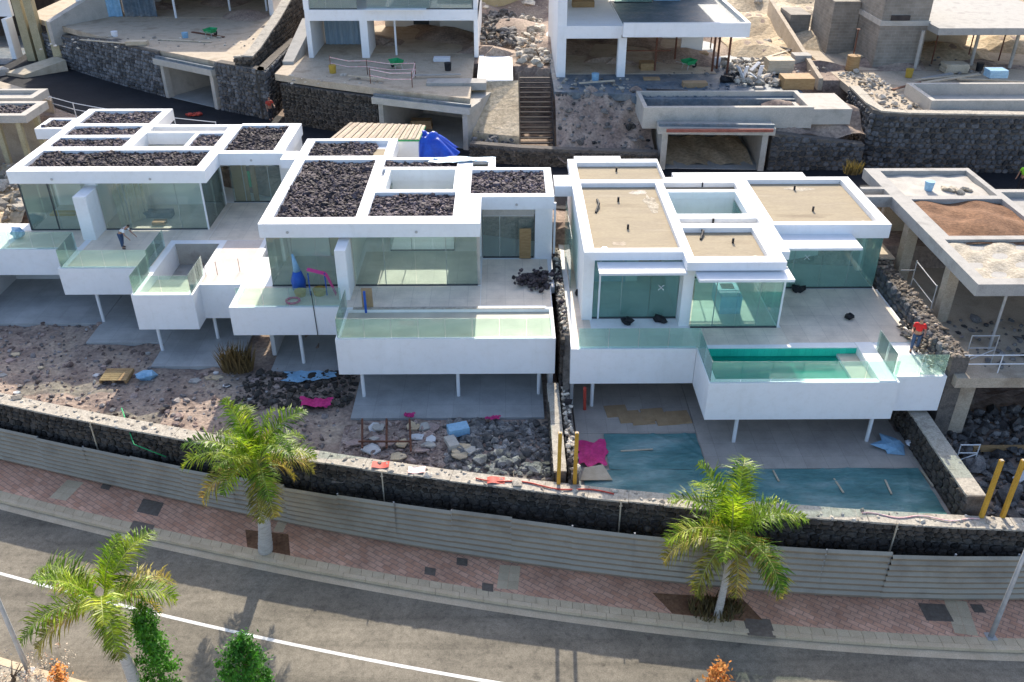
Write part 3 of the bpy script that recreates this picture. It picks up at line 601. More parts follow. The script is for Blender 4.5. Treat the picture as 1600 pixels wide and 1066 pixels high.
for r in ((3.97, 7.85, 36.03, 43.95), (3.95, 8.4, 44.45, 47.05), (8.27, 12.0, 43.0, 43.95), (8.3, 12.05, 38.72, 39.3), (8.27, 11.54, 35.15, 38.2), (12.73, 17.7, 38.9, 44.35)):
    box('screed_panel', 'screed', (r[0] + .01, r[1] - .01, r[2] + .01, r[3] - .01, 3.24, 3.262), roof)
for q in ((963, 268), (966, 315), (981, 358), (1097, 292), (1114, 349), (1270, 330), (1241, 297), (1145, 380)):
    c = atz(*q, 3.26); B().tube([(c[0], c[1], 3.25), (c[0], c[1], 3.50)], .055, 8).obj('vent_pipe', 'black', roof)
for a, bq in (((933, 312), (931, 332)), ((1094, 357), (1095, 374)), ((1325, 288), (1328, 302)), ((1293, 280), (1312, 286))):
    c, d = atz(*a, 3.30), atz(*bq, 3.30); m = (c + d) / 2 + np.array([.12, 0, .12]); B().tube([c, m, d], .06, 7).obj('loose_duct', 'black', roof)
slabs([(2.9, 18.2, 38.6, 47, (-.3, 0)), (2.9, 12.6, 33.15, 38.6, (-.3, 0)), (12.6, 18.3, 33.5, 38.6, (-.3, 0)), (8.4, 16.3, 30.4, 33.6, (-1.85, 0)), (16.3, 18.45, 30.85, 33.6, (-1.75, -.02)),
  (8.72, 15.45, 30.72, 33.15, (-1.85, -1.05)), (13.0, 15.45, 30.72, 33.15, (-1.85, -.55)), (14.6, 15.45, 30.72, 33.15, (-1.85, -.3))]).obj('terrace', 'stucco', v3)
slabs([(2.9, 8.38, 33.1, 33.35, (-1.8, .012)), (2.88, 3.15, 33.1, 38.8, (-1.8, .02))]).obj('terrace_upstand', 'stucco', v3)
for d in ((3.16, 8.35, 33.36, 34.9), (8.36, 12.55, 33.2, 34.9), (12.56, 18.2, 33.6, 38.65), (3.16, 3.9, 34.92, 44)): box('terrace_tiling', 'tile', (*d, 0, .009), v3)
box('room_floor', 'roomfloor', (4.1, 8.0, 35.9, 43.9, 0, .01), v3); box('room_floor', 'roomfloor', (8.45, 12.35, 35.0, 39.7, 0, .01), v3); box('room_floor', 'roomfloor', (12.6, 18.05, 38.8, 44.5, 0, .01), v3)
pool = box('pool_floor', 'pooltile', (8.73, 12.99, 30.73, 33.14, -1.05, -1.04), v3)
box('pool_back_tiling', 'pooltile', (8.73, 15.44, 33.13, 33.148, -1.04, -.02), v3); box('pool_side_tiling', 'pooltile', (8.722, 8.735, 30.73, 33.12, -1.04, -.02), v3)
box('pool_bench', 'poolsand', (13.0, 14.59, 30.73, 33.12, -.55, -.54), v3); box('pool_step', 'poolsand', (14.6, 15.44, 30.73, 33.12, -.3, -.29), v3)
box('pool_water', 'water', (8.735, 14.58, 30.735, 33.125, -.42, -.40), v3)
box('pool_coping', 'stucco', (15.46, 16.2, 30.45, 33.55, 0, .05), v3); box('pool_coping', 'stucco', (8.73, 15.45, 33.16, 33.4, 0, .03), v3)
B().tube([(-9.05, 36.95, -1.5), (-9.1, 36.95, .9)], .022, 6).obj('drain_line', 'black', v2)
for i in range(4): box('canopy_bracket', 'steel', ((4.6 + i * .9), (4.66 + i * .9), 34.9, 35.7, 2.86, 2.9), v3)
for (x0, x1, y0, y1) in ((4.1, 7.93, 34.5, 35.62), (8.3, 12.42, 33.82, 34.95), (12.75, 16.42, 36.95, 38.6)): B().box(x0, x1, y0, y1, 2.9, 3.02).obj('canopy', 'steel', v3)
for d in ((3.52, 4.0, 35.7, 44.0, 0, 3.09), (7.92, 8.4, 35.1, 37.2, 0, 3.09), (8.05, 8.2, 37.2, 43.6, 0, 3.09), (3.6, 8.3, 43.7, 43.9, 0, 3.09), (3.6, 8.4, 47.2, 47.4, 0, 3.09), (3.55, 3.7, 44.0, 47.2, 0, 3.09), (8.4, 12.6, 43.2, 43.4, 0, 3.09), (12.45, 12.6, 38.8, 43.2, 0, 2.79), (12.6, 18.1, 44.3, 44.5, 0, 2.79), (17.95, 18.12, 40.6, 44.3, 0, 2.79), (8.3, 11.75, 42.66, 42.8, 2.0, 3.09)): box('wall', 'stucco', d, v3)
pane_x(v3, 4.02, 7.9, 35.85, .02, 3.06, 3, 'glassteal'); pane_x(v3, 8.42, 12.4, 34.95, .02, 3.06, 4, 'glassteal'); pane_y(v3, 12.42, 35.0, 38.7, .02, 3.06, 3, 'glassteal')
pane_x(v3, 12.65, 18.1, 38.75, .02, 2.78, 4, 'glassteal'); pane_y(v3, 18.1, 38.8, 40.6, .02, 2.78, 2, 'glassteal')
pane_x(v3, 8.32, 11.73, 39.9, .02, 3.06, 3, 'glassteal'); pane_x(v3, 8.32, 11.73, 42.6, .02, 1.98, 3, 'glassteal'); pane_y(v3, 11.72, 39.95, 42.55, .02, 3.06, 2, 'glassteal')
pane_y(v3, 3.2, 38.8, 43.5, .02, 2.7, 3, 'glassteal')
box('window_post', 'steel', (4.25, 4.33, 35.76, 35.84, .02, 2.95), v3); box('window_post', 'steel', (12.36, 12.44, 34.88, 34.94, .02, 2.95), v3)
for d in ((4.0, 6.6, 39.6, 39.75, 0, 3.09), (12.65, 16.2, 41.6, 41.75, 0, 2.79)): box('brightening_partition', 'roomwall', d, v3)  # added pale walls, set forward so both rooms look brighter
box('curtain', 'lightblue', (4.4, 6.0, 39.45, 39.5, .05, 2.9), v3); box('door_leaf', 'whitecloth', (13.4, 14.3, 41.54, 41.58, .02, 2.1), v3)
isl = box('kitchen_island', 'lightblue', (10.0, 11.0, 36.2, 37.9, .01, .92), v3); box('hob', 'black', (10.2, 10.8, 37.0, 37.5, .92, .94), isl)
box('wardrobe', 'wood', (6.7, 7.85, 40.2, 40.8, .01, 2.2), v3)
rail(v3, [(3.2, 33.2), (8.45, 33.2), (8.45, 30.48), (12.2, 30.48), (16.15, 30.48)], mat='glassteal'); rail(v3, [(16.25, 30.95), (18.35, 30.95)]); rail(v3, [(16.22, 31.0), (16.22, 33.0)])
for x, y in ((3.95, 33.5), (9.9, 30.75), (15.7, 30.75)): round_col(v3, x, y, ZG, -1.79)
for d in ((3.0, 18.1, 39.2, 39.4, ZG, -.31), (2.95, 3.1, 33.6, 39.2, ZG, -.31), (17.95, 18.1, 33.0, 39.2, ZG, -.31)): box('lower_wall', 'paintgrey', d, v3)
box('porch_slab', 'lowtile', (8.4, 17.2, 28.9, 39.2, ZG - .3, ZG + .02), v3); box('porch_slab', 'lowtile', (3.1, 8.38, 31.4, 39.2, ZG - .3, ZG + .012), v3)

# --- villa with lava gravel panels and stepped balcony boxes
v1 = thing('villa', 'white flat-roofed villa with lava gravel roof panels and three stepped balcony boxes', 'house', (-20, 47, ZG))
T, G = (2.8, 3.5), (2.8, 3.2)
cells1 = [(-26.3, -16.8, 46.65, 49.3), (-26.3, -22.1, 49.95, 51.6), (-26.35, -22.15, 52.05, 53.77), (-26.35, -22.0, 54.28, 56.95), (-18.3, -16.8, 49.95, 52.3), (-16.1, -13.2, 49.2, 53.8), (-28.4, -27.1, 53.7, 55.3)]
roof = slabs([(-26.85, -16.2, 45.93, 54.0, T), (-16.2, -12.55, 48.7, 54.2, T), (-26.9, -21.5, 54.0, 57.35, T), (-28.7, -26.9, 53.4, 55.6, (2.8, 3.45)), (-12.55, -11.75, 47.9, 49.3, (2.9, 3.42))] + [(*c, G) for c in cells1] +
  [(-21.5, -18.55, 49.97, 52.4, None), (-21.5, -16.9, 52.75, 53.6, G)]).obj('roof', 'stucco', v1)
lava(roof, cells1)
box('screed_patch', 'screed', (-21.48, -16.92, 52.77, 53.58, 3.19, 3.22), roof)
slabs([(-26.8, -12.6, 46, 57.2, (-.3, 0)), (-33, -26.8, 43.55, 47, (-.3, 0)), (-26.8, -22.9, 43.55, 46, (-.3, 0)), (-22.9, -18.2, 41.25, 46, (-.3, 0)), (-18.2, -13.0, 39.4, 46, (-.3, 0)), (-18.2, -15.2, 38.3, 44.6, (-1.93, 0)), (-17.9, -15.5, 38.62, 44.2, (-1.93, -1.25)),
  (-17.9, -15.5, 38.62, 40.9, (-1.93, -.5))]).obj('terrace', 'stucco', v1)
slabs([(-33, -22.9, 43.5, 43.75, (-1.5, .012)), (-22.95, -18.22, 41.2, 41.45, (-1.5, .014)), (-22.98, -22.7, 41.2, 43.5, (-1.5, .014))]).obj('terrace_upstand', 'stucco', v1)
slabs([(-15.2, -13.0, 39.36, 39.6, (-1.9, .012)), (-13.2, -12.95, 39.36, 46, (-1.9, .02))]).obj('terrace_upstand', 'stucco', v1)
for d in ((-26.8, -22.95, 43.8, 46.0), (-22.6, -18.25, 41.5, 46.0), (-18.23, -16.3, 44.65, 49.9), (-16.28, -13.2, 44.65, 49.9)): box('terrace_tiling', 'tile', (*d, 0, .009), v1)
box('terrace_tiling', 'pinkslab2', (-15.18, -13.22, 39.62, 44.6, 0, .01), v1); box('pool_floor', 'conc', (-17.89, -15.51, 40.91, 44.19, -1.25, -1.24), v1); box('pool_bench', 'poolsand', (-17.89, -15.51, 38.63, 40.89, -.5, -.49), v1)
box('pool_wall_lining', 'conc', (-17.89, -15.51, 44.18, 44.195, -1.24, -.01), v1); box('pool_wall_lining', 'conc', (-15.512, -15.498, 40.9, 44.17, -1.24, -.01), v1)
B().cells([-23.05, -22.35], [44.7, 46.4, 46.42], lambda i, j: (0, 2.5) if j == 0 else (0, 2.79)).obj('blade_wall', 'stucco', v1)
for d in ((-22.8, -22.6, 46.5, 49.9, 0, 2.79), (-26.6, -16.6, 49.75, 49.9, 0, 2.2), (-13.2, -12.6, 50.0, 50.2, 0, 2.79), (-12.8, -12.62, 50.2, 54, 0, 2.79), (-26.7, -12.7, 53.7, 53.9, 0, 2.79), (-21.6, -12.7, 56.8, 56.9, 0, .5)): box('wall', 'roomwall', d, v1)
box('room_floor', 'roomfloor', (-26.5, -16.65, 46.1, 49.7, 0, .01), v1)
pane_x(v1, -26.45, -23.1, 46.05, .02, 2.78, 2, 'glass'); pane_y(v1, -26.45, 46.1, 49.7, .02, 2.78, 2); pane_x(v1, -22.3, -16.65, 46.1, .02, 2.78, 4); pane_y(v1, -16.6, 46.15, 49.7, .02, 2.78, 2)
pane_x(v1, -16.2, -13.2, 50.05, .02, 2.4, 4); box('door_header', 'stucco', (-16.2, -13.2, 50.0, 50.15, 2.42, 2.79), v1)
pane_x(v1, -21.45, -18.6, 52.35, .02, 2.78, 3); pane_y(v1, -18.6, 50.0, 52.3, .02, 2.78, 2)
for x in (-26.45, -24.9): box('window_post', 'darkframe', (x - .03, x + .03, 46.0, 46.06, .02, 2.79), v1)
for x, y in ((-16.6, 46.1), (-16.6, 49.7)): box('window_post', 'steel', (x - .04, x + .04, y - .05, y + .04, 0, 2.79), v1)
box('door_leaf', 'wood', (-16.1, -15.2, 50.12, 50.18, .02, 2.35), v1); box('door_leaf', 'wood', (-15.0, -14.7, 50.12, 50.18, .02, 2.35), v1); box('door_window', 'green', (-15.55, -15.05, 50.19, 50.21, .9, 1.9), v1)
rail(v1, [(-30, 43.6), (-22.95, 43.6), (-22.85, 41.3), (-18.25, 41.3)]); rail(v1, [(-18.3, 41.25), (-18.3, 43.8)]); rail(v1, [(-18.1, 40.8), (-18.1, 38.4), (-15.3, 38.4), (-15.3, 40.6)])
for x, y in ((-21.5, 41.5), (-17.4, 38.55), (-14.9, 39.7)): round_col(v1, x, y, ZG, -1.5 if x < -20 else -1.9)
for d in ((-28.5, -24.2, 46.5, 46.7, ZG, -.31), (-23.2, -12.9, 46.5, 46.7, ZG, -.31), (-24.2, -23.2, 46.5, 46.7, -1.2, -.31), (-28.7, -28.5, 42.2, 46.7, ZG, -.31), (-13.0, -12.8, 40, 47, ZG, -.31)): box('lower_wall', 'paintgrey', d, v1)
box('lower_opening_shade', 'darkwood', (-24.15, -23.25, 46.56, 46.6, ZG, -1.2), v1)  # dark panel in the wall gap, colour stands for the opening's shade
for d in ((-30, -21.6, 41.3, 46.5), (-21.58, -17.5, 39.3, 46.5), (-17.48, -13.2, 37.0, 46.5)): box('porch_slab', 'lowgrey', (*d, ZG - .3, ZG + .02), v1)
for x in (-24.5, -19.2): spot(v1, x, 45.93, 3.05)
spot(v1, -14.4, 48.7, 3.1)

def tape_cross(root, x, y, z, r=.22):
    for sx in (-1, 1): B().beam((x - r, y - .018, z - sx * r), (x + r, y - .018, z + sx * r), .03, .004, up=(0, 1, 0)).obj('tape_strip', 'whitecloth', root)
for x_, y_, z_ in ((7.1, 35.85, 1.6), (14.6, 38.75, 1.7)): tape_cross(v3, x_, y_, z_, .13)
# plaster spill and cables on the bare roofs
def spill(roof, cx, cy, w, h, z, mat, name='plaster_spill'):
    B().prism([(cx + w * math.cos(6.283 * i / 18) * random.uniform(.5, 1.15), cy + h * math.sin(6.283 * i / 18) * random.uniform(.5, 1.15)) for i in range(18)], z - .01, z + .003).obj(name, mat, roof)
r3 = [o for o in v3.children if o.name.startswith('roof')][0]
spill(r3, 7.35, 41.6, .38, 1.3, 3.264, 'sand'); spill(r3, 6.9, 43.2, .5, .35, 3.264, 'palerubble'); spill(r3, 15.3, 43.6, .8, .3, 3.264, 'sand'); spill(r3, 5.2, 37.0, .5, .25, 3.264, 'concwarm')
for x_, y_ in ((4.5, 36.5), (17.2, 39.3), (11.1, 35.5)): B().tube([(x_, y_, 3.255), (x_, y_, 3.29)], .13, 10).obj('roof_drain', 'galv', r3)
MT["brownrock"] = M("dusty_brown_rock", [(.16, .125, .095), (.30, .245, .19), (.42, .36, .29)], 2.5, .9, .7, 18, .02, .4, island=.5)
MT["dullred"] = M("faded_red_beam", [(.28, .085, .06), (.40, .15, .11)], 2.5, .8, .3, 20, .005, .3)
MT["pinktape"] = M("pink_white_tape", [(.80, .35, .33), (.85, .75, .72)], 6, .6, .1, 20, .003, .1)
MT["tanroof"] = M("rusty_tan_roof", [(.50, .34, .24), (.62, .50, .36)], 2, .8, .2, 20, .004, .2)
# ------------------------------------------------------------------ concrete frame beyond the emerald pool villa
v4 = thing('concrete_shell', 'unfinished grey concrete house frame with red soil and sand on its roof', 'building', (24, 38, ZG))
T4, G4 = (2.95, 3.5), (2.95, 3.2)
roof = slabs([(19.5, 25.2, 32.4, 46.0, T4), (25.2, 32, 32.6, 42.9, T4), (20.25, 24.9, 42.05, 45.6, G4), (20.35, 24.9, 37.2, 41.6, G4), (20.0, 32, 32.95, 36.8, (2.95, 3.3)), (25.3, 32, 37.2, 42.5, (2.95, 3.2)), (18.35, 19.5, 43.0, 43.3, T4), (18.2, 19.5, 41.9, 42.2, T4)]).obj('roof', 'conc', v4)
B().grid(np.linspace(20.0, 32, 40), np.linspace(32.95, 37.2, 18), lambda x, y: 3.30 + .06 * math.sin(x * 3 + y * 2) + .05 * math.sin(5 * y - 3 * x) + .05).obj('sand_heap', 'sand', roof, smooth=True, kind='stuff')
B().grid(np.linspace(20.36, 24.88, 26), np.linspace(36.6, 41.58, 24), lambda x, y: 3.22 + .32 * math.exp(-((x - 23.1) ** 2 / 2.2 + (y - 38.6) ** 2 / 1.6)) + .1 * math.sin(2.3 * x + y) * math.sin(y * 1.7) + .12).obj('soil_heap', 'redsoil', roof, smooth=True, kind='stuff')
B().grid(np.linspace(20.26, 24.88, 20), np.linspace(42.06, 45.58, 16), lambda x, y: 3.22 + .04 * math.sin(4 * x) * math.sin(3 * y) + .04).obj('sand_heap', 'concpale', roof, smooth=True, kind='stuff')
for x, y, w in ((19.9, 39.9, .55), (20.1, 35.6, .5), (19.95, 44.5, .5), (24.6, 39.5, .5), (28, 36, .5), (24.5, 34.5, .5)): box('pillar', 'concwarm', (x - w / 2, x + w / 2, y - w / 2, y + w / 2, -.02, 2.95), v4)
for x, y in ((21.2, 33.0), (20.6, 36.9)): B().tube([(x, y, 0), (x, y, 2.94)], .06, 8).obj('steel_prop', 'galv', v4)
slabs([(18.75, 34, 31.0, 46, (-.35, 0)), (18.75, 34, 30.6, 31.0, (-.42, .06))]).obj('floor_slab', 'concwarm', v4)
for d in ((18.8, 20.1, 31.3, 32.4, ZG, -.35), (26, 27, 31.3, 32.3, ZG, -.35)): box('pillar', 'concwarm', d, v4)
for d in ((19, 34, 38, 38.3, ZG, -.35), (20, 34, 43.5, 43.7, 0, 2.95)): box('wall', 'concwarm', d, v4)
# stacked formwork boards between villa and shell
for i in range(8):
    B().box(18.75 + random.uniform(-.08, .08), 19.5, 40.2 + random.uniform(-.2, .1), 41.7 + random.uniform(-.1, .1), .02 + i * .13, .10 + i * .13).obj('formwork_board', 'palewood', None, label='pale formwork board in the stack between screed-roofed villa and concrete shell', cat='board', group='stacked boards by the concrete shell')
p = np.vstack([scatter(20.2, 32, 31.2, 35.5, .5, .06, .05)]); rocks('floor_rubble', p, rng.uniform(.06, .2, len(p)), 'rubble', None, .6, label='grey rubble strewn on the concrete shell floor')
def scaffold(name, label, fr, mat='galv', r=.025):
    t = thing(name, label, 'scaffold', fr[0][0])
    for i, q in enumerate(fr): B().tube(q, r, 6).obj('tube', mat, t)
    return t
def frame_at(x0, x1, y, z0, h): return [[(x0, y, z0), (x0, y, z0 + h)], [(x1, y, z0), (x1, y, z0 + h)], [(x0, y, z0 + h - .03), (x1, y, z0 + h - .03)], [(x0, y, z0 + h * .55), (x1, y, z0 + h * .55)], [(x0, y, z0 + .1), (x1, y, z0 + h * .5)]]
scaffold('scaffold_frame', 'light scaffold frame standing on the shell floor beside rubble wall', frame_at(19.55, 20.7, 31.8, .02, 1.4))
scaffold('scaffold_frame', 'tall thin scaffold frame against the brown concrete pillars', [[(19.35, 37.5, 0.02), (19.35, 37.5, 2.1)], [(19.35, 35.2, .02), (19.35, 35.2, 2.0)], [(19.35, 37.5, 1.2), (19.35, 35.2, 1.1)], [(19.35, 37.5, 2.05), (19.35, 35.2, 1.95)], [(18.7, 37.5, 1.6), (19.4, 37.5, 1.6)]])
scaffold('guard_rail', 'white tubular guard rail along the edge of the shell floor', [[(x, 31.0, .06), (x, 31.0, .95)] for x in (19.2, 20.6, 22.0, 23.4)] + [[(19.0, 31.0, z), (26, 31.0, z)] for z in (.5, .93)], 'steel')
scaffold('trestle', 'low white trestle on the dark rubble beneath the concrete shell', frame_at(18.9, 19.7, 29.2, ZG, 1.0), 'steel')
box('timber_beam', 'wood', (20.0, 27, 29.95, 30.15, ZG, ZG + .22), None, label='long timber beam lying on the rubble below the concrete shell', cat='beam')
# rubble-topped stone wall between pool terrace and shell, stepping down into the garden
pw = thing('boundary_wall', 'dark stone boundary wall topped with rubble beside the pool terrace', 'wall', (18.6, 35, ZG))
stone_wall(pw, [(18.45, 40.5), (18.45, 33.2), (18.5, 30.95)][::1], ZG, lambda s: .85, .75, .42, 'stonecool', 90, zmin=-.2)
p = scatter(18.5, 19.2, 31.0, 40.4, .17, .88, .06); rocks('wall_top_rubble', p, rng.uniform(.05, .12, len(p)), 'brownrock', pw, .7)
p = np.array([(18.35 + random.uniform(-.5, .05), random.uniform(31.2, 35.0), random.uniform(.02, .9)) for _ in range(170)]); p[:, 2] *= np.clip((p[:, 0] - 17.7) / .7, 0.05, 1); rocks('spilled_rubble', p, rng.uniform(.04, .11, len(p)), 'brownrock', pw, .7)
pw2 = thing('boundary_wall', 'dark stone wall with pale mortar top closing the teal-sheeted garden', 'wall', (17.8, 28, ZG))
stone_wall(pw2, [(17.42, 32.8), (17.42, 29), (17.45, 25.6)], ZG - .2, -2.0, .7, .36, 'stone', 120, zmin=ZG, cap=.07)
# twin party walls between the two villas
pa = thing('party_wall', 'narrow rubble party wall between lava-roofed villa and screed-roofed villa', 'wall', (2.5, 33, ZG))
stone_wall(pa, [(1.95, 33.9), (1.95, 27.6)], ZG - .2, -2.35, .45, .33, 'stone', 40, zmin=ZG, cap=.06)
stone_wall(pa, [(2.55, 43.0), (2.55, 34.0), (2.55, 27.3)], ZG - .2, lambda s: .25 if s < 9.4 else -2.2, .33, .33, 'stone', 60, zmin=ZG)
p = np.vstack([scatter(2.5, 2.9, 34.2, 42.9, .17, .32, .06), scatter(2.5, 2.9, 27.4, 34, .2, -2.15, .05)]); k = rng.random(len(p)) < .72
rocks('wall_top_rubble', p[k], rng.uniform(.06, .14, k.sum()), 'palerubble', pa, .8); rocks('wall_top_rubble', p[~k], rng.uniform(.06, .14, (~k).sum()), 'lava', pa, .8)
box('downpipe', 'steel', (2.5, 2.6, 42.0, 42.1, .3, 3.2), pa)
def post_pair(xa, xb, y, z0, z1, label):
    for x, lb in ((xa, label[0]), (xb, label[1])):
        t = thing('yellow_post', lb, 'post', (x, y, z0), 'yellow timber posts standing on the garden wall')
        B().box(x - .07, x + .07, y - .07, y + .07, z0, z1).obj('shaft', 'yellow', t); B().box(x - .05, x + .05, y - .05, y + .05, z1, z1 + .03).obj('end_cap', 'palewood', t)
post_pair(2.08, 2.72, 27.22, -2.62, -.1, ('yellow timber post at the party wall foot, on the rubble garden side', 'yellow timber post at the party wall foot, beside the magenta tarpaulin'))
post_pair(17.95, 18.75, 25.15, -2.62, .12, ('yellow timber post standing against the end of the dark boundary wall', 'yellow timber post next to the dark rubble under the concrete shell'))

# ------------------------------------------------------------------ upper road and the row of houses above it
strip('upper_road', lambda x: y_up(x) - 8.2, lambda x: y_up(x) + 1.2, lambda x, t: ZU + .0, 'newasphalt', 4, xs=np.arange(-60, 50, 1.0), kind='structure')
def rough_wall(root, path, zb, zt, thick=.6, mat='stonecool', size=.32, cap=None, mortar='mortar'): stone_wall(root, path, zb, zt, thick, size, mat, 0, cap=cap, mortar=mortar)
def terrace(name, label, poly, z=ZT, mat='conc'):
    return B().prism(poly, z - .45, z).obj(name, mat, None, label=label, cat='terrace')
def garage(label, p0, p1, top, mat='concpale', depth=6.0):
    """open concrete garage; p0, p1: feet of its front"""
    c = ((p0[0] + p1[0]) / 2, (p0[1] + p1[1]) / 2); t = thing('garage', label, 'garage', (*c, ZU)); d = Vector((p1[0] - p0[0], p1[1] - p0[1])).normalized(); n = Vector((-d.y, d.x))
    def quad(a, b, u, v): A = Vector(p0[:2]) + d * a; C2 = Vector(p0[:2]) + d * b; return [tuple(A + n * u), tuple(C2 + n * u), tuple(C2 + n * v), tuple(A + n * v)]
    L = math.hypot(p1[0] - p0[0], p1[1] - p0[1])
    B().prism(quad(-.3, L + .3, -.5, 1.4), top, top + .42).obj('lintel', mat, t); B().prism(quad(-.25, L + .25, -.3, -.1), top + .43, top + .6).obj('lintel_upstand', 'bluefilm_shade', t)
    for a in (0, L - .35): B().prism(quad(a, a + .35, -.2, .3), ZU - .1, top).obj('jamb', mat, t)
    B().prism(quad(0, .2, .31, depth), ZU, top).obj('side_wall', mat, t); B().prism(quad(L - .2, L, .31, depth), ZU, top).obj('side_wall', mat, t)
    B().prism(quad(0, L, depth, depth + .2), ZU, top).obj('rear_wall', mat, t); B().prism(quad(0, L, 1.41, depth), top, top + .3).obj('ceiling_slab', mat, t); B().prism(quad(.21, L - .21, .0, depth), ZU - .05, ZU + .03).obj('garage_floor', 'lowgrey', t)
    return t
def seg(x0, x1, n=8): return [(x, y_up(x)) for x in np.linspace(x0, x1, n)]
# house with curtained rooms and blue lintel garage
wa = thing('retaining_wall', 'long blue-grey stone retaining wall sloping along the black upper road', 'wall', (-32, 74, ZU)); rough_wall(wa, seg(-41, -26.2), ZU - .1, lambda s: 3.3 + .09 * s if s < 14 else 4.4, .7)
wa2 = thing('retaining_wall', 'stone retaining wall between blue-edged garage and the dark plank stair', 'wall', (-18.6, 65, ZU)); rough_wall(wa2, [(-20.9, y_up(-20.9)), (-16.7, y_up(-16.7)), (-16.4, y_up(-16.7) + 10)], ZU - .1, 4.5, .7)
garage('open concrete garage with torn blue film under its pale lintel', (-26.0, y_up(-26) + .1), (-21.1, y_up(-21.1) + .1), 3.55)
terrace('terrace', 'grey tiled terrace of the house above the blue-filmed garage', [(-42, 81)] + [(x, y_up(x) + .35) for x in np.linspace(-41, -19, 12)] + [(-19.2, 96), (-42, 96)], ZT + .15, 'concwarm')
hA = thing('house', 'unfinished house behind blue sheets above the long sloping stone wall', 'house', (-28, 84, ZT))
for d in ((-36.5, -35.5, 80.2, 81, 4.4, 9), (-33.2, -32.4, 82, 92, 4.4, 9), (-20.6, -20.2, 82, 95, 4.4, 9)): box('wall', 'stucco', d, hA)
box('rear_wall', 'concwarm', (-37, -20.2, 92, 92.3, 4.4, 9), hA); box('roof', 'stucco', (-37.5, -20, 79.5, 93, 8.6, 9.3), hA); box('unseen_upper_storey', 'stucco', (-37, -20.4, 80.3, 92.5, 9.3, 12.4), hA); box('room_floor', 'concwarm', (-35.4, -20.7, 81, 92, 4.44, 4.47), hA)  # unseen storey on top, added so its shade covers the terrace
for x in (-28.5, -24.6, -21.3): round_col(hA, x, 81.0 + (x > -27) * 3, 4.45, 8.6, .1)
for x0, x1, m in ((-36.2, -33.3, 'lightblue'), (-33.0, -30.2, 'bluefilm_shade'), (-35.2, -33.6, 'curtain')):
    nb = B(); xs = np.linspace(x0, x1, 24); nb.add([(x, 81.4 + .12 * math.sin(x * 9) + (m == 'curtain') * .8, z) for z in (4.5, 8.5) for x in xs], [(i, i + 1, 25 + i, 24 + i) for i in range(23)]); nb.obj('hanging_sheet', m, hA)
sw = thing('boundary_wall', 'tall rough stone wall running back beside the two-storey white house', 'wall', (-18.5, 78, ZT)); rough_wall(sw, [(-19.2, 64.6), (-17.8, 64.0), (-17.2, 70), (-15.9, 92)], ZU, lambda s: np.interp(s, [0, 3, 12, 32], [5.0, 5.2, 7.0, 10.5]), .7, 'stone', .34, .08)
B().prism([(-16.0, 65.5), (-15.2, 65.5), (-14.6, 72), (-15.6, 72)], [4.0] * 4, [4.5, 4.5, 6.2, 6.2]).obj('ramp_slab', 'concpale', None, label='pale concrete ramp climbing beside the tall rough stone wall', cat='ramp')
# two-storey white house, middle
wb = thing('retaining_wall', 'mottled stone retaining wall beside the wide open garage under orange netting', 'wall', (-12, 61, ZU)); rough_wall(wb, seg(-15.6, -8.5, 6), ZU - .1, 3.75, .7, 'stone', .3)
garage('wide open concrete garage with blue film strip below pink netting', (-8.3, y_up(-8.3) + .1), (-2.3, y_up(-2.3) + .1), 3.45)
terrace('terrace', 'grey concrete terrace of the two-storey white house with orange netting', [(x, y_up(x) + .3) for x in np.linspace(-16, -2.2, 8)] + [(-2.2, 82), (-15.5, 82)], ZT, 'concwarm')
hB = thing('house', 'two-storey white house with open ground floor and round pillars', 'house', (-8, 69, ZT))
slabs([(-14.4, -1.9, 67.3, 80, (6.95, 7.7))]).obj('floor_slab', 'stucco', hB); box('roof', 'stucco', (-14.4, -1.9, 67.3, 80, 10.6, 11.2), hB)
for d in ((-14.45, -14.1, 67.4, 80, ZT, 6.95), (-10.5, -9.95, 67.35, 71, ZT, 6.95), (-2.2, -1.9, 67.4, 80, ZT, 10.6), (-14.45, -14.05, 67.4, 80, 7.7, 10.6), (-14, -11, 72, 72.2, ZT, 6.95), (-10.0, -2.2, 78, 78.2, ZT, 6.95), (-5.2, -2.2, 75, 75.2, ZT, 6.95), (-14, -2.2, 78, 78.2, 7.7, 10.6)): box('wall', 'stucco' if d[2] < 70 else 'roomwall', d, hB)
nb = B(); xs = np.linspace(-13.9, -11.0, 28); nb.add([(x, 71.6 + .07 * math.sin(x * 14), z) for z in (ZT + .02, 6.9) for x in xs], [(i, i + 1, 29 + i, 28 + i) for i in range(27)]); nb.obj('hanging_sheet', 'curtain', hB)
box('doorway_shade_panel', 'darkframe', (-7.6, -6.3, 77.9, 77.99, ZT + .2, 6.4), hB); box('room_floor', 'concwarm', (-9.9, -2.3, 68.5, 78, ZT, ZT + .02), hB)  # dark panel painted in place of a shaded doorway
round_col(hB, -8.05, 68.2, ZT, 6.95, .08); pane_x(hB, -14.0, -10.6, 67.5, 7.72, 10.5, 3, 'glass'); pane_x(hB, -9.9, -2.3, 67.5, 7.72, 10.5, 5, 'glass')
box('white_ledge', 'stucco', (-10.0, -5.6, 66.9, 67.6, 7.71, 7.78), hB)
box('path_slab', 'stucco', (-1.85, .6, 61.0, 69.6, ZT - .4, ZT + .02), None, label='bright white concrete slab beside the two-storey white house', cat='slab')
box('entry_step', 'conc', (-5.2, -1.2, 59.7, 60.9, ZT - .3, ZT + .18), None, label='grey concrete planter step at the edge of the netted terrace', cat='step')
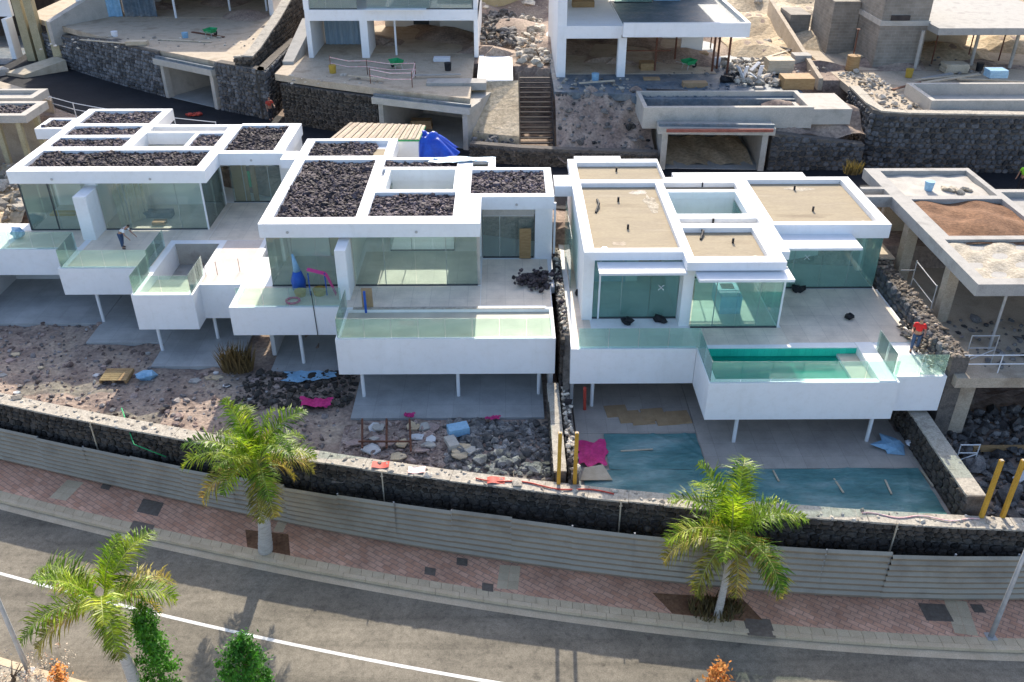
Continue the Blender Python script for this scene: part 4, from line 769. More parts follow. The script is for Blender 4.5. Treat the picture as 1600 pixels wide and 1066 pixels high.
p = scatter(-1.8, .8, 70, 82, .4, 4.6, .2); rocks('stone_heap', p, rng.uniform(.12, .32, len(p)), 'rubble', None, .8, label='dark stone heap behind the white slab'); p = scatter(1.0, 3.2, 65, 80, .45, 4.5, .2); rocks('earth_rubble', p, rng.uniform(.12, .35, len(p)), 'palerubble', None, .7, label='earthy rubble at the head of the plank stair')
box('rear_fence_wall', 'ochrewall', (-3, 4.2, 86, 86.3, 3, 9), None, label='ochre rendered wall behind the stone heap', cat='wall')
# orange-white netting on posts
net = thing('safety_netting', 'sagging pink and white safety netting around the terrace hole', 'netting', (-9, 62, ZT))
pts = [(-12.2, 63.6, ZT), (-9.5, 62.6, ZT), (-6.1, 61.9, ZT), (-6.1, 59.3, ZT), (-9.0, 60.3, ZT)]
for q in pts: B().tube([q, (q[0], q[1], ZT + 1.05)], .03, 6).obj('stake', 'rust', net)
for a, c in zip(pts, pts[1:]):
    for z in (.95, .55): B().tube([Vector(a) + Vector((0, 0, z)), (Vector(a) + Vector(c)) / 2 + Vector((0, 0, z - .14)), Vector(c) + Vector((0, 0, z))], .028, 5).obj('tape', 'pinktape', net)
# dark plank stair between the two upper houses
stt = thing('plank_stair', 'steep dark plank stair between the two upper white houses', 'stair', (2, 55.5, ZU))
for i in range(16): B().box(1.05, 3.2, 55.0 + i * .42, 55.3 + i * .42, ZU + .15 + i * .21, ZU + .23 + i * .21).obj('tread', 'darkwood', stt)
for x in (1.0, 3.2): B().beam((x, 54.9, ZU + .1), (x, 61.8, ZU + 3.5), .09, .25).obj('stringer', 'darkwood', stt)
B().prism([(-2.1, 57.0), (.95, 55.2), (.95, 61), (-2.1, 61)], [0] * 4, [2.0, 2.3, 4.3, 4.2]).obj('earth_bank', 'earth', None, kind='stuff', label='brown earth bank beside the dark plank stair')
p = scatter(-2.0, .6, 55.2, 57.2, .3, 1.6, .4); rocks('bank_stones', p, rng.uniform(.08, .25, len(p)), 'rubble', None, .8, label='loose stones at the foot of the earth bank')
lw = thing('low_wall', 'low dark stone wall at the foot of the plank stair', 'wall', (1, 54, ZU)); rough_wall(lw, [(-2.2, 54.4), (.9, 53.6), (3.4, 53.2), (9.4, 52.6)], ZU - .1, lambda s: 2.1, .6, 'stone', .3)
def bankz(x, y): return float(np.interp(y, [53, 55, 57.5, 58.5], [1.6, 2.3, 3.9, 4.25])) + .18 * math.sin(x * 2.1 + y) + .15 * math.sin(x * 4.3 - 2 * y)
B().grid(np.linspace(3.3, 9.4, 30), np.linspace(53.0, 58.6, 26), bankz).obj('cut_bank', 'terrain', None, smooth=True, kind='stuff', label='rough grey cut rock bank below the balcony house')
p = scatter(3.4, 9.3, 53.0, 58.4, .4, lambda x, y: bankz(x, y) + .02, .08); rocks('bank_boulders', p, rng.uniform(.05, .18, len(p)), 'rubble', None, .8, label='broken rock on the cut bank below the balcony house')
# balcony house
hC = thing('house', 'white two-storey house with long balcony slab over debris-strewn terrace', 'house', (9, 63, ZT))
terrace('terrace', 'debris terrace of the white balcony house, blue shade in its colour', [(3.3, 58.3), (8.2, 57.6), (8.6, 56.6), (19.5, 56.4), (19.5, 78), (3.3, 78)], ZT - .02, 'bluefilm_shade')  # blue cast of the shade is put into the terrace colour
slabs([(3.65, 7.9, 61.7, 74, (6.9, 7.7)), (7.9, 16.3, 60.9, 74, (7.15, 7.75)), (7.9, 16.3, 60.9, 61.15, (7.15, 8.05)), (16.05, 16.3, 60.9, 74, (7.15, 8.05)), (4.8, 7.3, 65, 66, (6.9, 7.7))]).obj('floor_slab', 'stucco', hC)
for d in ((3.6, 4.2, 61.75, 75, ZT, 11), (7.75, 8.3, 61.8, 62.5, ZT, 6.9), (4.2, 14.8, 73.5, 73.8, ZT, 7.1), (13.2, 14.8, 68, 68.2, ZT, 7.1), (4.2, 8, 73.5, 73.8, 7.7, 11), (9, 16, 73.6, 73.8, 7.75, 11)): box('wall', 'stucco' if d[2] < 63 else 'roomwall', d, hC)
box('roof', 'stucco', (3.6, 14.5, 62.5, 75, 11, 11.6), hC); box('room_floor', 'concwarm', (4.3, 14.8, 62.6, 73.4, ZT - .02, ZT + .02), hC); box('balcony_floor', 'bluefilm_shade', (8.0, 16.0, 61.2, 73, 7.75, 7.76), hC)  # balcony floor takes the blue of shade as its own colour
box('curtain_wall', 'lightblue', (11.2, 13.2, 70, 70.1, 7.8, 10.8), hC); pane_x(hC, 8.2, 11.0, 69.5, 7.78, 10.9, 3, 'glassteal'); box('stored_boards', 'wood', (5.0, 6.6, 68, 69, 7.71, 8.1), hC); box('roller_blind', 'ochrewall', (6.4, 7.3, 73.3, 73.45, ZT + .3, 6.8), hC); box('doorway_light_panel', 'whitecloth', (5.5, 6.2, 73.3, 73.45, ZT + .3, 6.8), hC)  # white panel colours in the light of an open doorway
for x, y in ((10.6, 63.4), (12.4, 65.8)): B().tube([(x, y, ZT), (x, y, 7.14)], .07, 8).obj('steel_prop', 'rust', hC)
B().beam((8.4, 63.4, 5.7), (11.6, 63.4, 5.7), .08).obj('cross_bar', 'rust', hC)
for x, y in ((15.5, 62.5), (14.6, 63.2), (15.1, 64)): B().tube([(x, y, ZT), (x, y, 7.14)], .08, 8).obj('steel_prop', 'rust', hC)
# raised concrete tank and garage below it
tk = thing('pool_tank', 'empty grey concrete pool tank above the red-edged garage', 'pool', (13, 55, ZU + 2)); slabs([(8.5, 18.9, 53.6, 57.3, (3.3, 4.6)), (8.75, 18.6, 53.95, 57.1, (3.3, 3.75)), (18.9, 21.3, 53.7, 57.2, (3.5, 4.45))]).obj('tank_shell', 'concpale', tk)
for i in range(3): box('tank_step', 'concpale', (17.4 + i * .35, 17.65 + i * .35, 54.0, 55.6, 3.76, 3.95 + i * .2), tk)
gr = garage('open concrete garage with red painted edge beam below the pool tank', (9.6, 52.85), (16.0, 52.55), 3.35); box('red_edge_beam', 'dullred', (9.7, 16.1, 51.9, 52.02, 3.6, 3.78), gr)
B().grid(np.linspace(9.9, 15.6, 14), np.linspace(53.3, 57.8, 12), lambda x, y: ZU + .04 + .25 * (y - 53) * .35 + .12 * math.sin(3 * x + y)).obj('dirt_heap', 'earth', gr, smooth=True, kind='stuff')
wc = thing('retaining_wall', 'grey stone retaining wall beside the red-edged garage', 'wall', (19, 53, ZU)); rough_wall(wc, [(16.3, 52.55), (22.0, 52.45)], ZU - .1, lambda s: 3.3 - .12 * s, .7, 'stonecool', .32)
B().grid(np.linspace(16.3, 22.2, 16), np.linspace(53.1, 56, 10), lambda x, y: np.interp(y, [53, 55.6], [2.9, 4.2]) + .2 * math.sin(2 * x + 3 * y)).obj('spoil_bank', 'terrain', None, smooth=True, kind='stuff', label='loose spoil bank beside the pool tank')
# blockwork house at the far corner
wd = thing('retaining_wall', 'dark stone retaining wall with pale top in front of the blockwork shell', 'wall', (27, 52.4, ZU)); rough_wall(wd, [(22.6, 58.2), (22.3, 53.0), (23.2, 52.4), (36, 51.6)], ZU - .1, lambda s: 4.55, .6, 'stonecool', .32, .08)
terrace('terrace', 'rubble-strewn terrace in front of the grey blockwork shell', [(23.0, 53.1), (40, 52.2), (40, 80), (23, 80)], ZT - .05, 'concwarm')
hD = thing('block_shell', 'bare grey blockwork house shell with deep unglazed openings', 'building', (29, 66, ZT))
for d in ((26.3, 29.6, 64.3, 70.4, ZT - .1, 12), (24.3, 26.25, 68.5, 73, ZT - .1, 8), (22.6, 24.2, 73, 76, ZT - .1, 6.2)): box('block_wall', 'blockwork', d, hD)
box('ring_beam', 'concpale', (26.2, 29.7, 64.2, 70.5, 7.15, 7.5), hD); box('opening_shade_panel', 'darkwood', (26.9, 28.2, 64.18, 64.28, 7.52, 7.85), hD)  # dark sheet on the block face paints the shade of an opening
slabs([(29.6, 40, 62.5, 73, (6.9, 7.35))]).obj('floor_slab', 'conc', hD)
for x, y in ((29.2, 63.9), (33.6, 64.8), (36, 64)): B().tube([(x, y, ZT), (x + (x < 30) * .0, y, 6.9)], .12, 8).obj('pillar', 'concpale', hD)
box('rear_wall', 'concwarm', (29.6, 36, 71, 71.2, ZT, 6.9), hD)
tp = thing('pool_tank', 'long concrete pool tank with pale rim before the blockwork shell', 'pool', (30, 55, ZT)); slabs([(25.9, 40, 53.4, 57.4, (3.9, 5.05)), (26.2, 40, 53.65, 57.1, (3.9, 4.35))]).obj('tank_shell', 'concpale', tp)
p = scatter(23.2, 25.7, 53.6, 63, .42, 4.35, .1); rocks('terrace_rubble', p, rng.uniform(.05, .2, len(p)), 'palerubble', None, .7, label='rubble strewn over the blockwork shell terrace')
for i, (a, c) in enumerate((((27.8, 59.2, 4.55), (32.5, 61.2, 4.6)), ((30.2, 58.4, 4.5), (32.6, 57.9, 4.6)), ((30.6, 60.4, 4.5), (35, 59.6, 4.5)), ((28.5, 60.8, 4.4), (31, 62, 4.45)))):
    B().beam(a, c, .3, .08).obj('loose_plank', ('palewood', 'red', 'palewood', 'galv')[i], None, label='loose %s plank lying on the blockwork shell terrace' % ('long pale', 'red painted', 'weathered pale', 'grey metal')[i], cat='plank')
sbw = thing('boundary_wall', 'sloping grey concrete boundary wall on the sunlit earth', 'wall', (22, 66, ZT)); B().prism([(21.2, 60.2), (21.5, 60.2), (22.7, 79), (22.4, 79)], ZT - .5, [4.6, 4.6, 6.3, 6.3]).obj('wall_panel', 'concwarm', sbw)
box('basket_pallet', 'wood', (18.4, 20.4, 58.6, 60, ZT - .02, 5.0), None, label='brown slatted bin beside the sloping concrete boundary wall', cat='bin')
B().tube([(24.6, 63.6, ZT), (24.6, 63.6, ZT + 1.0)], .45, 12).obj('cable_drum', 'wood', None, label='round wooden drum on the terrace by the blockwork shell', cat='drum')
# debris on the balcony house terrace, whose colour carries blue shade
for i, (q, w, d, h, m, lb) in enumerate((((1085, 135), 1.6, .7, .3, 'cardboard', 'brown box on the shade-blue terrace'), ((1018, 124), 1.1, .6, .1, 'cardboard', 'flat brown board on the shade-blue terrace'), ((1128, 128), .8, .6, .45, 'black', 'black sack heap on the shade-blue terrace'), ((1152, 122), .7, .5, .4, 'black', 'smaller black sack heap by the pale debris'), ((1185, 143), .5, .4, .3, 'conc', 'concrete lump on the tank rim'))):
    c = atz(*q, ZT); bb = B(); n = 10
    if m == 'black': rocks('sack_heap', [(c[0] + random.uniform(-.4, .4), c[1] + random.uniform(-.2, .3), ZT + .15) for _ in range(7)], .28, 'black', None, .8, kind=None, label=lb, cat='sacks')
    else: bb.box(c[0] - w / 2, c[0] + w / 2, c[1] - d / 2, c[1] + d / 2, ZT - .01, ZT + h).obj('debris_board' if h < .2 else 'debris_box', m, None, label=lb, cat='debris')
p = scatter(15.5, 19.3, 59.2, 66, .4, 4.4, .15); rocks('pale_debris', p, rng.uniform(.1, .3, len(p)), 'palerubble', None, .8, label='pale rubble piled beside the balcony house')
p = scatter(8.8, 15, 56.8, 60, .45, 4.32, .04); rocks('blueshade_debris', p, rng.uniform(.05, .14, len(p)), 'bluefilm_shade', None, .5, label='small debris on the shade-blue terrace')
for i in range(6): c = atz(1160 + i * 4 + random.uniform(-6, 6), 116 + random.uniform(-6, 6), ZT + .4); B().beam(c, c + np.array([random.uniform(-.6, .6), random.uniform(-.3, .3), random.uniform(.3, .8)]), .3, .06).obj('broken_panel', 'whitecloth', None, label='white broken panel jutting from the pale rubble pile', cat='panel', group='broken panels in the rubble pile')
# road level clutter
cab = thing('site_cabin', 'site cabin with rusty striped tan roof and green eaves behind the lava roofs', 'cabin', (-8, 54, ZU))
ca, cb2, cc, ce = atz(515, 218, 3.3), atz(655, 218, 3.3), atz(665, 196, 3.3), atz(547, 192, 3.3)
zc = 3.3
poly = [tuple(ca[:2]), tuple(cb2[:2]), tuple(cc[:2]), tuple(ce[:2])]
cen = np.mean(poly, 0); inner = [tuple(cen + (np.array(q) - cen) * .96) for q in poly]
B().prism(inner, ZU, zc - .12).obj('cabin_wall', 'stucco', cab); B().prism(poly, zc - .13, zc - .03).obj('eaves', 'green', cab)
for i in range(22):
    u0, u1 = i / 22 + .004, (i + 1) / 22 - .004; A = np.array(poly[0]) * (1 - u0) + np.array(poly[1]) * u0; A2 = np.array(poly[0]) * (1 - u1) + np.array(poly[1]) * u1; D = np.array(poly[3]) * (1 - u0) + np.array(poly[2]) * u0; D2 = np.array(poly[3]) * (1 - u1) + np.array(poly[2]) * u1
    B().prism([tuple(A), tuple(A2), tuple(D2), tuple(D)], zc - .03, zc + (.02 if i % 2 else .05)).obj('roof_sheet', 'tanroof' if i % 2 else 'concwarm', cab)
# blue tarpaulin draped over a stack
tc = atz(668, 236, 2.2); X0, Y0 = tc[0], tc[1]
b = B(); n = 26; vs = []
for j in range(n):
    for i in range(n):
        u, v = i / (n - 1) * 2 - 1, j / (n - 1) * 2 - 1; m = max(abs(u), abs(v)); h = (3.3 - .35 * abs(u + .3) + .16 * math.sin(5 * u + 3 * v) + .1 * math.sin(9 * u - 7 * v)) if m < .38 else 3.15 - (m - .38) * 1.9 + .10 * math.sin(math.atan2(v, u) * 11) * m
        a = math.atan2(v, u); k = 1 + .12 * math.sin(a * 7 + 1.0) * m + .06 * math.sin(a * 17) * m
        vs.append((X0 + u * 1.1 * k + max(0, u) * .7, Y0 + v * 1.0 * k, h + .05 * math.sin(7 * u) * math.cos(6 * v)))
b.add(vs, [(j * n + i, j * n + i + 1, (j + 1) * n + i + 1, (j + 1) * n + i) for j in range(n - 1) for i in range(n - 1)])
b.obj('blue_tarpaulin', 'bluetarp', None, smooth=True, label='bright blue tarpaulin draped over a stack behind the lava roof', cat='tarpaulin')
drape('sheet', 'lightblue', -4.2, -.6, 47.0, 48.2, lambda x, y: 3.52 if y < 47.9 else 3.52 - (y - 47.9), None, 24, .04, label='pale blue plastic sheet trailing along the lava roof edge', cat='sheet')
ped = thing('road_railing', 'pale tubular railing along the black upper road above the gravel roof', 'railing', (-26, 62, ZU))
rp = [(-33.5, 65.5), (-31, 63.8), (-28.3, 62.4), (-25.6, 61.3), (-22.6, 60.2), (-19.5, 59.2)]
for q in rp: B().tube([(*q, ZU - .1), (*q, ZU + 1.05)], .035, 6).obj('rail_post', 'steel', ped)
for a, c in zip(rp, rp[1:]):
    for z in (.55, 1.02): B().tube([(*a, ZU + z), (*c, ZU + z)], .03, 6).obj('rail_bar', 'steel', ped)
B().prism([(-44, 73.5), (-33.5, 66.0), (-33, 64.8), (-44, 71.8)], 0, 1.9).obj('kerb_parapet', 'concwarm', None, label='low concrete parapet beside the black upper road', cat='parapet')
for q, m in (((385, 170), 'rust'), ((305, 180), 'red')): c = atz(*q, ZU); rocks('road_debris', [(c[0] + random.uniform(-.5, .5), c[1] + random.uniform(-.4, .4), ZU + .1) for _ in range(8)], .2, m, None, .8, kind=None, label='heap of %s scrap beside the upper road railing' % ('rusty' if m == 'rust' else 'red'), cat='scrap')
for (q0, q1, lb) in (((262, 112), (280, 140), 'white board leaning inside the blue-edged garage'), ((246, 128), (258, 150), 'second white frame leaning by the garage jamb'), ((353, 135), (349, 165), 'white plank standing at the garage edge'), ((402, 150), (404, 182), 'white pole leaning on the mottled stone wall'), ((416, 128), (432, 170), 'pale pole leaning near the dark gap'), ((437, 115), (446, 160), 'thin timber pole beside the dark gap')):
    c = atz(*q1, ZU); a = aty(q0[0], q0[1], c[1] + .5); B().beam(c, a, .14, .06).obj('leaning_board', 'whitecloth' if 'white' in lb else 'palewood', None, label=lb, cat='board')
# far house and poles at the corner of the upper road
hF = thing('house', 'white house with a wide dark opening at the bend of the upper road', 'house', (-52, 84, ZU))
box('wall', 'stucco', (-62, -43.2, 82, 82.4, 4.4, 9), hF); box('jamb', 'stucco', (-43.6, -43.2, 80.8, 82.0, ZU, 4.4), hF); box('rear_wall', 'darkwood', (-62, -43, 90, 90.3, ZU, 4.4), hF); box('garage_floor', 'bluefilm_shade', (-62, -43.3, 79, 90, ZU, ZU + .03), hF); box('roof', 'stucco', (-62, -43.2, 82.5, 92, 8.5, 9), hF)
for i, (xa, ya) in enumerate(((-41.6, 80.5), (-40.4, 80.0), (-38.2, 78.4))): box('gate_pillar', 'ochrewall', (xa - .35, xa + .35, ya - .35, ya + .35, ZU, (7.5, 7.5, 4.8)[i]), None, label=('tall ochre gate pillar beside the dark garage opening', 'tall ochre gate pillar next to its twin by the road bend', 'short ochre gate pillar at the end of the sloping stone wall')[i], cat='pillar')
B().prism([(-39.6, 74.5), (-37.0, 76.8), (-38.4, 78.2), (-41.6, 75.4)], ZU, [1.25, 1.9, 1.9, 1.25]).obj('loading_ramp', 'palewood', None, label='pale board ramp laid on the upper road bend', cat='ramp'); B().prism([(-42.6, 74.6), (-41.3, 75.6), (-42.2, 76.4), (-43.4, 75.5)], ZU, 1.5).obj('concrete_block', 'concpale', None, label='single pale concrete block beside the board ramp', cat='block')
B().prism([(-38.2, 77.6), (-37.6, 77.0), (-33.6, 82.5), (-34.3, 83.2)], 3.0, [4.9, 4.9, 7.2, 7.2]).obj('stair_wall', 'concpale', None, label='pale sloping stair wall at the corner of the sheet-hung house', cat='wall')
# small concrete structure at the edge of the picture
h0 = thing('concrete_shell', 'small concrete shell with closely spaced pillars and gravel roof', 'building', (-35, 59, ZG)); slabs([(-40, -31.3, 57.6, 60.9, (2.5, 3.0)), (-40, -31.8, 58.1, 60.4, (2.5, 2.75)), (-40, -32.6, 61.6, 64, (2.5, 3.0)), (-40, -33.1, 62, 63.6, (2.5, 2.75))]).obj('roof', 'concpale', h0)
p = scatter(-40, -31.8, 58.1, 60.4, .2, 2.85); rocks('roof_gravel', p, .12, 'lava', h0)
for x in (-37.2, -35.4, -33.4, -32.0, -31.6): box('pillar', 'ochrewall', (x - .16, x + .16, 57.7 + (x > -32) * 1.6, 58.0 + (x > -32) * 1.6, ZG, 2.5), h0)
box('inner_wall', 'concwarm', (-40, -32, 60.5, 60.7, ZG, 2.5), h0)
B().grid(np.linspace(-46, -28.8, 30), np.linspace(43.9, 57.4, 26), lambda x, y: -.55 + .25 * math.sin(x * 1.3 + y) + .2 * math.sin(2.2 * y - x) if y > 44.3 else -3.5).obj('spoil_ground', 'earth', None, kind='stuff', label='pale levelled spoil beside the stepped balcony villa')
p = scatter(-40, -28.9, 44.5, 57, .55, lambda x, y: -.4 + .25 * math.sin(x * 1.3 + y) + .2 * math.sin(2.2 * y - x), .12); rocks('pale_spoil', p, rng.uniform(.1, .42, len(p)), 'palerubble', None, .7, label='pale rubble spoil beside the stepped balcony villa')
p = np.vstack([scatter(19, 48, 76, 100, 2.6, lambda x, y: hill(x, y) + .05, .1), scatter(-3, 20, 80, 104, 1.3, lambda x, y: hill(x, y) + .05, .1)]); rocks('hillside_stones', p, rng.uniform(.08, .4, len(p)), 'palerubble', None, .6, label='stones scattered over the sunlit hillside')
strip('earth_slope', lambda x: 66.0, lambda x: 130.0, lambda x, t: hill(x, 66 + 64 * t) + .06, 'earth', 50, xs=np.arange(17, 60, 1.0), kind='structure')
MT["midstone"] = M("mid_grey_stones", [(.15, .13, .12), (.27, .24, .225), (.38, .35, .33)], 2.5, .9, .7, 18, .02, .4, island=.5)
MT["soilstone"] = M("brown_stones", [(.15, .10, .085), (.27, .20, .17), (.37, .30, .265)], 2.5, .9, .7, 18, .02, .45, island=.5)
MT["pinkslab"] = M("pinkish_slab", [(.36, .26, .23), (.48, .37, .33)], 2.5, .9, .4, 18, .01, .3)
# ------------------------------------------------------------------ gardens
def gz(x, y): return hill(x, y)
def heap(x, y): return ZG - .1 + .38 * math.exp(-((x + .2) ** 2 / 3.2 + (y - 30.3) ** 2 / 1.6)) + .2 * math.exp(-((x + 3.6) ** 2 / 5 + (y - 30.6) ** 2 / 1.4))
B().grid(np.linspace(-7.2, 1.9, 40), np.linspace(28.4, 32.58, 22), lambda x, y: max(heap(x, y), -9) if y > y_wall(x) + .6 else ZG - .2).obj('debris_bed', 'soil', None, smooth=True, kind='stuff', label='dark soil heap in the walled garden below the long pool')
p = scatter(-7.1, 1.85, 28.6, 32.5, .2, heap, .06); p = p[[q[1] > y_wall(q[0]) + .75 for q in p]]; big = p[:, 0] > -2.6
rocks('stone_rubble', p[big], rng.uniform(.09, .24, big.sum()), 'rubble', None, .8, label='grey stone rubble heap in the walled garden below the long pool')
q_ = p[~big]; q_ = q_[rng.random(len(q_)) < .75]; rocks('brick_rubble', q_, rng.uniform(.05, .16, len(q_)), 'soilstone', None, .7, label='brown rubble in the walled garden below the long pool')
for i in range(22):      # broken slabs
    x, y = random.uniform(-6.6, -1.4), random.uniform(29.6, 32.2)
    if y < y_wall(x) + .9: continue
    w, d = random.uniform(.25, .6), random.uniform(.2, .42); a = random.uniform(0, 3.1); k = heap(x, y) + .1
    poly = [(x + math.cos(a + t) * w * random.uniform(.7, 1), y + math.sin(a + t) * d * random.uniform(.8, 1)) for t in (0.3, 1.4, 2.4, 3.6, 4.6, 5.6)]
    tl = [random.uniform(-.1, .12) for _ in poly]
    B().prism(poly, [k - .05 + t for t in tl], [k + .02 + t for t in tl]).obj('broken_slab', random.choice(['slabpale', 'concpale', 'pinkslab', 'paintgrey']), None, label='broken paving slab lying in the rubble garden below the long pool', cat='slab', group='broken slabs in the rubble garden')
def px_box(name, q, w, d, h, mat, label, cat, z=ZG, yaw=0.0):
    c = atz(*q, z); cs, sn = math.cos(yaw), math.sin(yaw); poly = [(c[0] + x * cs - y * sn, c[1] + x * sn + y * cs) for x, y in ((-w / 2, -d / 2), (w / 2, -d / 2), (w / 2, d / 2), (-w / 2, d / 2))]
    return B().prism(poly, z - .02, z + h).obj(name, mat, None, label=label, cat=cat)
px_box('plastic_crate', (716, 676), .9, .55, .35, 'lightblue', 'pale blue plastic crate on the grey stone rubble', 'crate', ZG + .25, .3)
px_box('concrete_block', (706, 694), .45, .75, .2, 'concpale', 'pale concrete block beside the blue crate in the rubble', 'block', ZG + .25, .4)
for q, s, lb in (((770, 655), (.7, .35), 'magenta rag beside the rubble under the long pool'), ((493, 630), (1.5, .8), 'crumpled magenta sheet on stones behind the big palm'), ((640, 650), (.5, .3), 'small magenta rag at the porch edge')):
    c = atz(*q, ZG + .1); drape('magenta_sheet', 'pink', c[0] - s[0] / 2, c[0] + s[0] / 2, c[1] - s[1] / 2, c[1] + s[1] / 2, lambda x, y: ZG + .08, None, 12, .09, label=lb, cat='sheet')
for i, q in enumerate(((566, 655, 566, 700), (604, 655, 604, 700), (640, 655, 642, 705))):
    a, c = atz(q[0], q[1], ZG + .4), atz(q[2], q[3], ZG + .3); B().tube([a, c], .05, 6).obj('rusty_pipe', 'rust', None, label='rusty pipe lying across broken slabs under the long pool', cat='pipe', group='rusty pipes in the rubble garden')
a, c = atz(560, 690, ZG + .42), atz(640, 690, ZG + .42); B().tube([a, c], .045, 6).obj('cross_pipe', 'rust', None, label='rusty pipe crossing the other rusty pipes', cat='pipe')
# soil garden in front of the stepped balconies
p = scatter(-30, -7.6, 29.5, 41.4, .36, lambda x, y: gz(x, y) + .02, .02); p = p[[q[1] > y_wall(q[0]) + .7 and not (q[0] > -21.6 and q[1] > 39.2) and not (q[0] > -17.5 and q[1] > 36.9) and not (q[0] > -11.5 and q[1] > 36.5) for q in p]]
k = rng.random(len(p)); rocks('garden_stones', p[k < .5], rng.uniform(.04, .13, (k < .5).sum()), 'midstone', None, .6, label='grey stones strewn on the soil before the stepped balcony villa'); rocks('garden_clods', p[k >= .5], rng.uniform(.04, .15, (k >= .5).sum()), 'soilstone', None, .6, label='brown clods strewn on the soil before the stepped balcony villa')
pal = thing('timber_pallet', 'small timber pallet on the soil before the stepped balcony villa', 'pallet', tuple(atz(183, 590, ZG)))
c = atz(183, 590, ZG)
for i in range(6): B().box(c[0] - .65, c[0] + .65, c[1] - .5 + i * .18, c[1] - .34 + i * .18, ZG + .14, ZG + .17).obj('deck_board', 'wood', pal)
for i in (-.6, 0, .6): B().box(c[0] + i - .05, c[0] + i + .05, c[1] - .5, c[1] + .56, ZG - .02, ZG + .139).obj('bearer', 'wood', pal)
c = atz(222, 590, ZG); rocks('plastic_bag', [(c[0], c[1], ZG + .12), (c[0] + .2, c[1] + .1, ZG + .1)], .22, 'lightblue', None, .7, kind=None, label='pale blue plastic bag beside the timber pallet', cat='bag')
# dark stones by the second porch
p = scatter(-12.6, -7.2, 33.5, 36.5, .26, lambda x, y: gz(x, y) + .06, .05); rocks('dark_stones', p, rng.uniform(.06, .2, len(p)), 'stone', None, .75, label='dark stones heaped beside the porch slab')
rocks('black_ball', [tuple(atz(480, 603, ZG + .2))], .28, 'black', None, .95, kind=None, label='black bundled sack beside the pale porch sheet', cat='sack'); drape('dust_sheet', 'lightblue', -10.8, -8.2, 35.6, 36.5, lambda x, y: ZG - .0, None, 14, .06, label='pale sheet spread in front of the porch slab', cat='sheet')
# teal sheeted garden under the pool
zz = lambda x, y: ZG + .03
def tarp(x0, x1, y0, y1, lb):
    n = 40; b = B(); n = 110; xs = np.linspace(x0, x1, n); ys = np.linspace(0, 1, 24); ph = rng.uniform(0, 6, 4)
    vs = []
    for v in ys:
        for x in xs:
            lo = max(y0, y_wall(x) + .7); y = lo + (y1 - lo) * v
            vs.append((x, y, ZG + .045 + .018 * math.sin(2.2 * x + ph[0]) * math.sin(3 * y + ph[1]) + .014 * math.sin(6 * y + 1.5 * x + ph[2]) + .05 * math.exp(-((y - 27.9 - .12 * math.sin(x)) / .07) ** 2) + sum(.045 * math.exp(-(((x - a_) + (y - 27) * b_) / .10) ** 2) for a_, b_ in ((5.3, .5), (6.9, -.7), (9.6, .4), (11.2, 1.1), (13.1, -.6), (14.9, .9), (16.1, -.3)))))
    b.add(vs, [(j * n + i, j * n + i + 1, (j + 1) * n + i + 1, (j + 1) * n + i) for j in range(23) for i in range(n - 1)])
    return b.obj('teal_sheet', 'teal', None, smooth=True, label=lb, cat='sheet')
B().prism([(x, y_wall(x) + .66) for x in np.linspace(3.0, 17.4, 12)] + [(17.4, 31.4), (3.0, 31.4)], ZG - .4, ZG - .01).obj('garden_slab', 'lowtile', None, kind='structure')
tarp(3.2, 17.2, 24.0, 28.85, 'long teal dust sheet covering the garden strip under the emerald pool'); tarp(4.3, 8.35, 28.86, 31.3, 'teal dust sheet beside the brown boards under the emerald pool')
for q in ((1208, 735, 1217, 752), (1303, 748, 1318, 770), (1383, 750, 1393, 772), (970, 705, 1020, 702), (1440, 735, 1458, 760)):
    a, c = atz(q[0], q[1], ZG + .09), atz(q[2], q[3], ZG + .09); B().beam(a, c, .07, .04).obj('pale_batten', 'palewood', None, label='pale batten weighing down the teal dust sheet', cat='batten', group='battens on the teal sheet')
ps = B(); n = 14
drape('magenta_tarp', 'pink', 2.95, 4.35, 29.0, 30.9, lambda x, y: ZG + .06 if x > 3.5 or y > 30 else ZG + .06, None, 16, .06, label='magenta tarpaulin spread beside the party wall and steel column', cat='tarpaulin')
B().beam((3.62, 33.2, ZG), (3.55, 33.0, -1.95), .13).obj('red_post', 'red', None, label='red post standing beside the white column by the party wall', cat='post')
for i in range(6): c = (4.6 + i * .55, 32.0 + random.uniform(-.2, .6)); B().prism([(c[0], c[1]), (c[0] + 1.0, c[1] + .1), (c[0] + .9, c[1] + 1.0), (c[0] - .1, c[1] + .9)], ZG + .013, ZG + .03 + i * .012).obj('brown_board', 'cardboard', None, label='flat brown board on the porch floor behind the teal sheet', cat='board', group='brown boards on the porch floor')
for q, s in (((1386, 697), .55), ((1420, 694), .35)): c = atz(*q, ZG + .1); rocks('cement_bag', [(c[0], c[1], ZG + .16), (c[0] + .25, c[1] + .05, ZG + .14)], s, 'whitecloth' if s < .5 else 'lightblue', None, .35, kind=None, label='%s bag slumped at the corner of the teal sheet' % ('pale blue' if s > .5 else 'smaller white'), cat='bag')
c = atz(933, 745, ZG + .05); B().prism([(c[0] - .7, c[1] - .3), (c[0] + .6, c[1] - .3), (c[0] + .3, c[1] + .7), (c[0] - .5, c[1] + .5)], ZG + .1, ZG + .13).obj('tan_board', 'palewood', None, label='tan board at the foot of the yellow posts on teal sheet', cat='board')
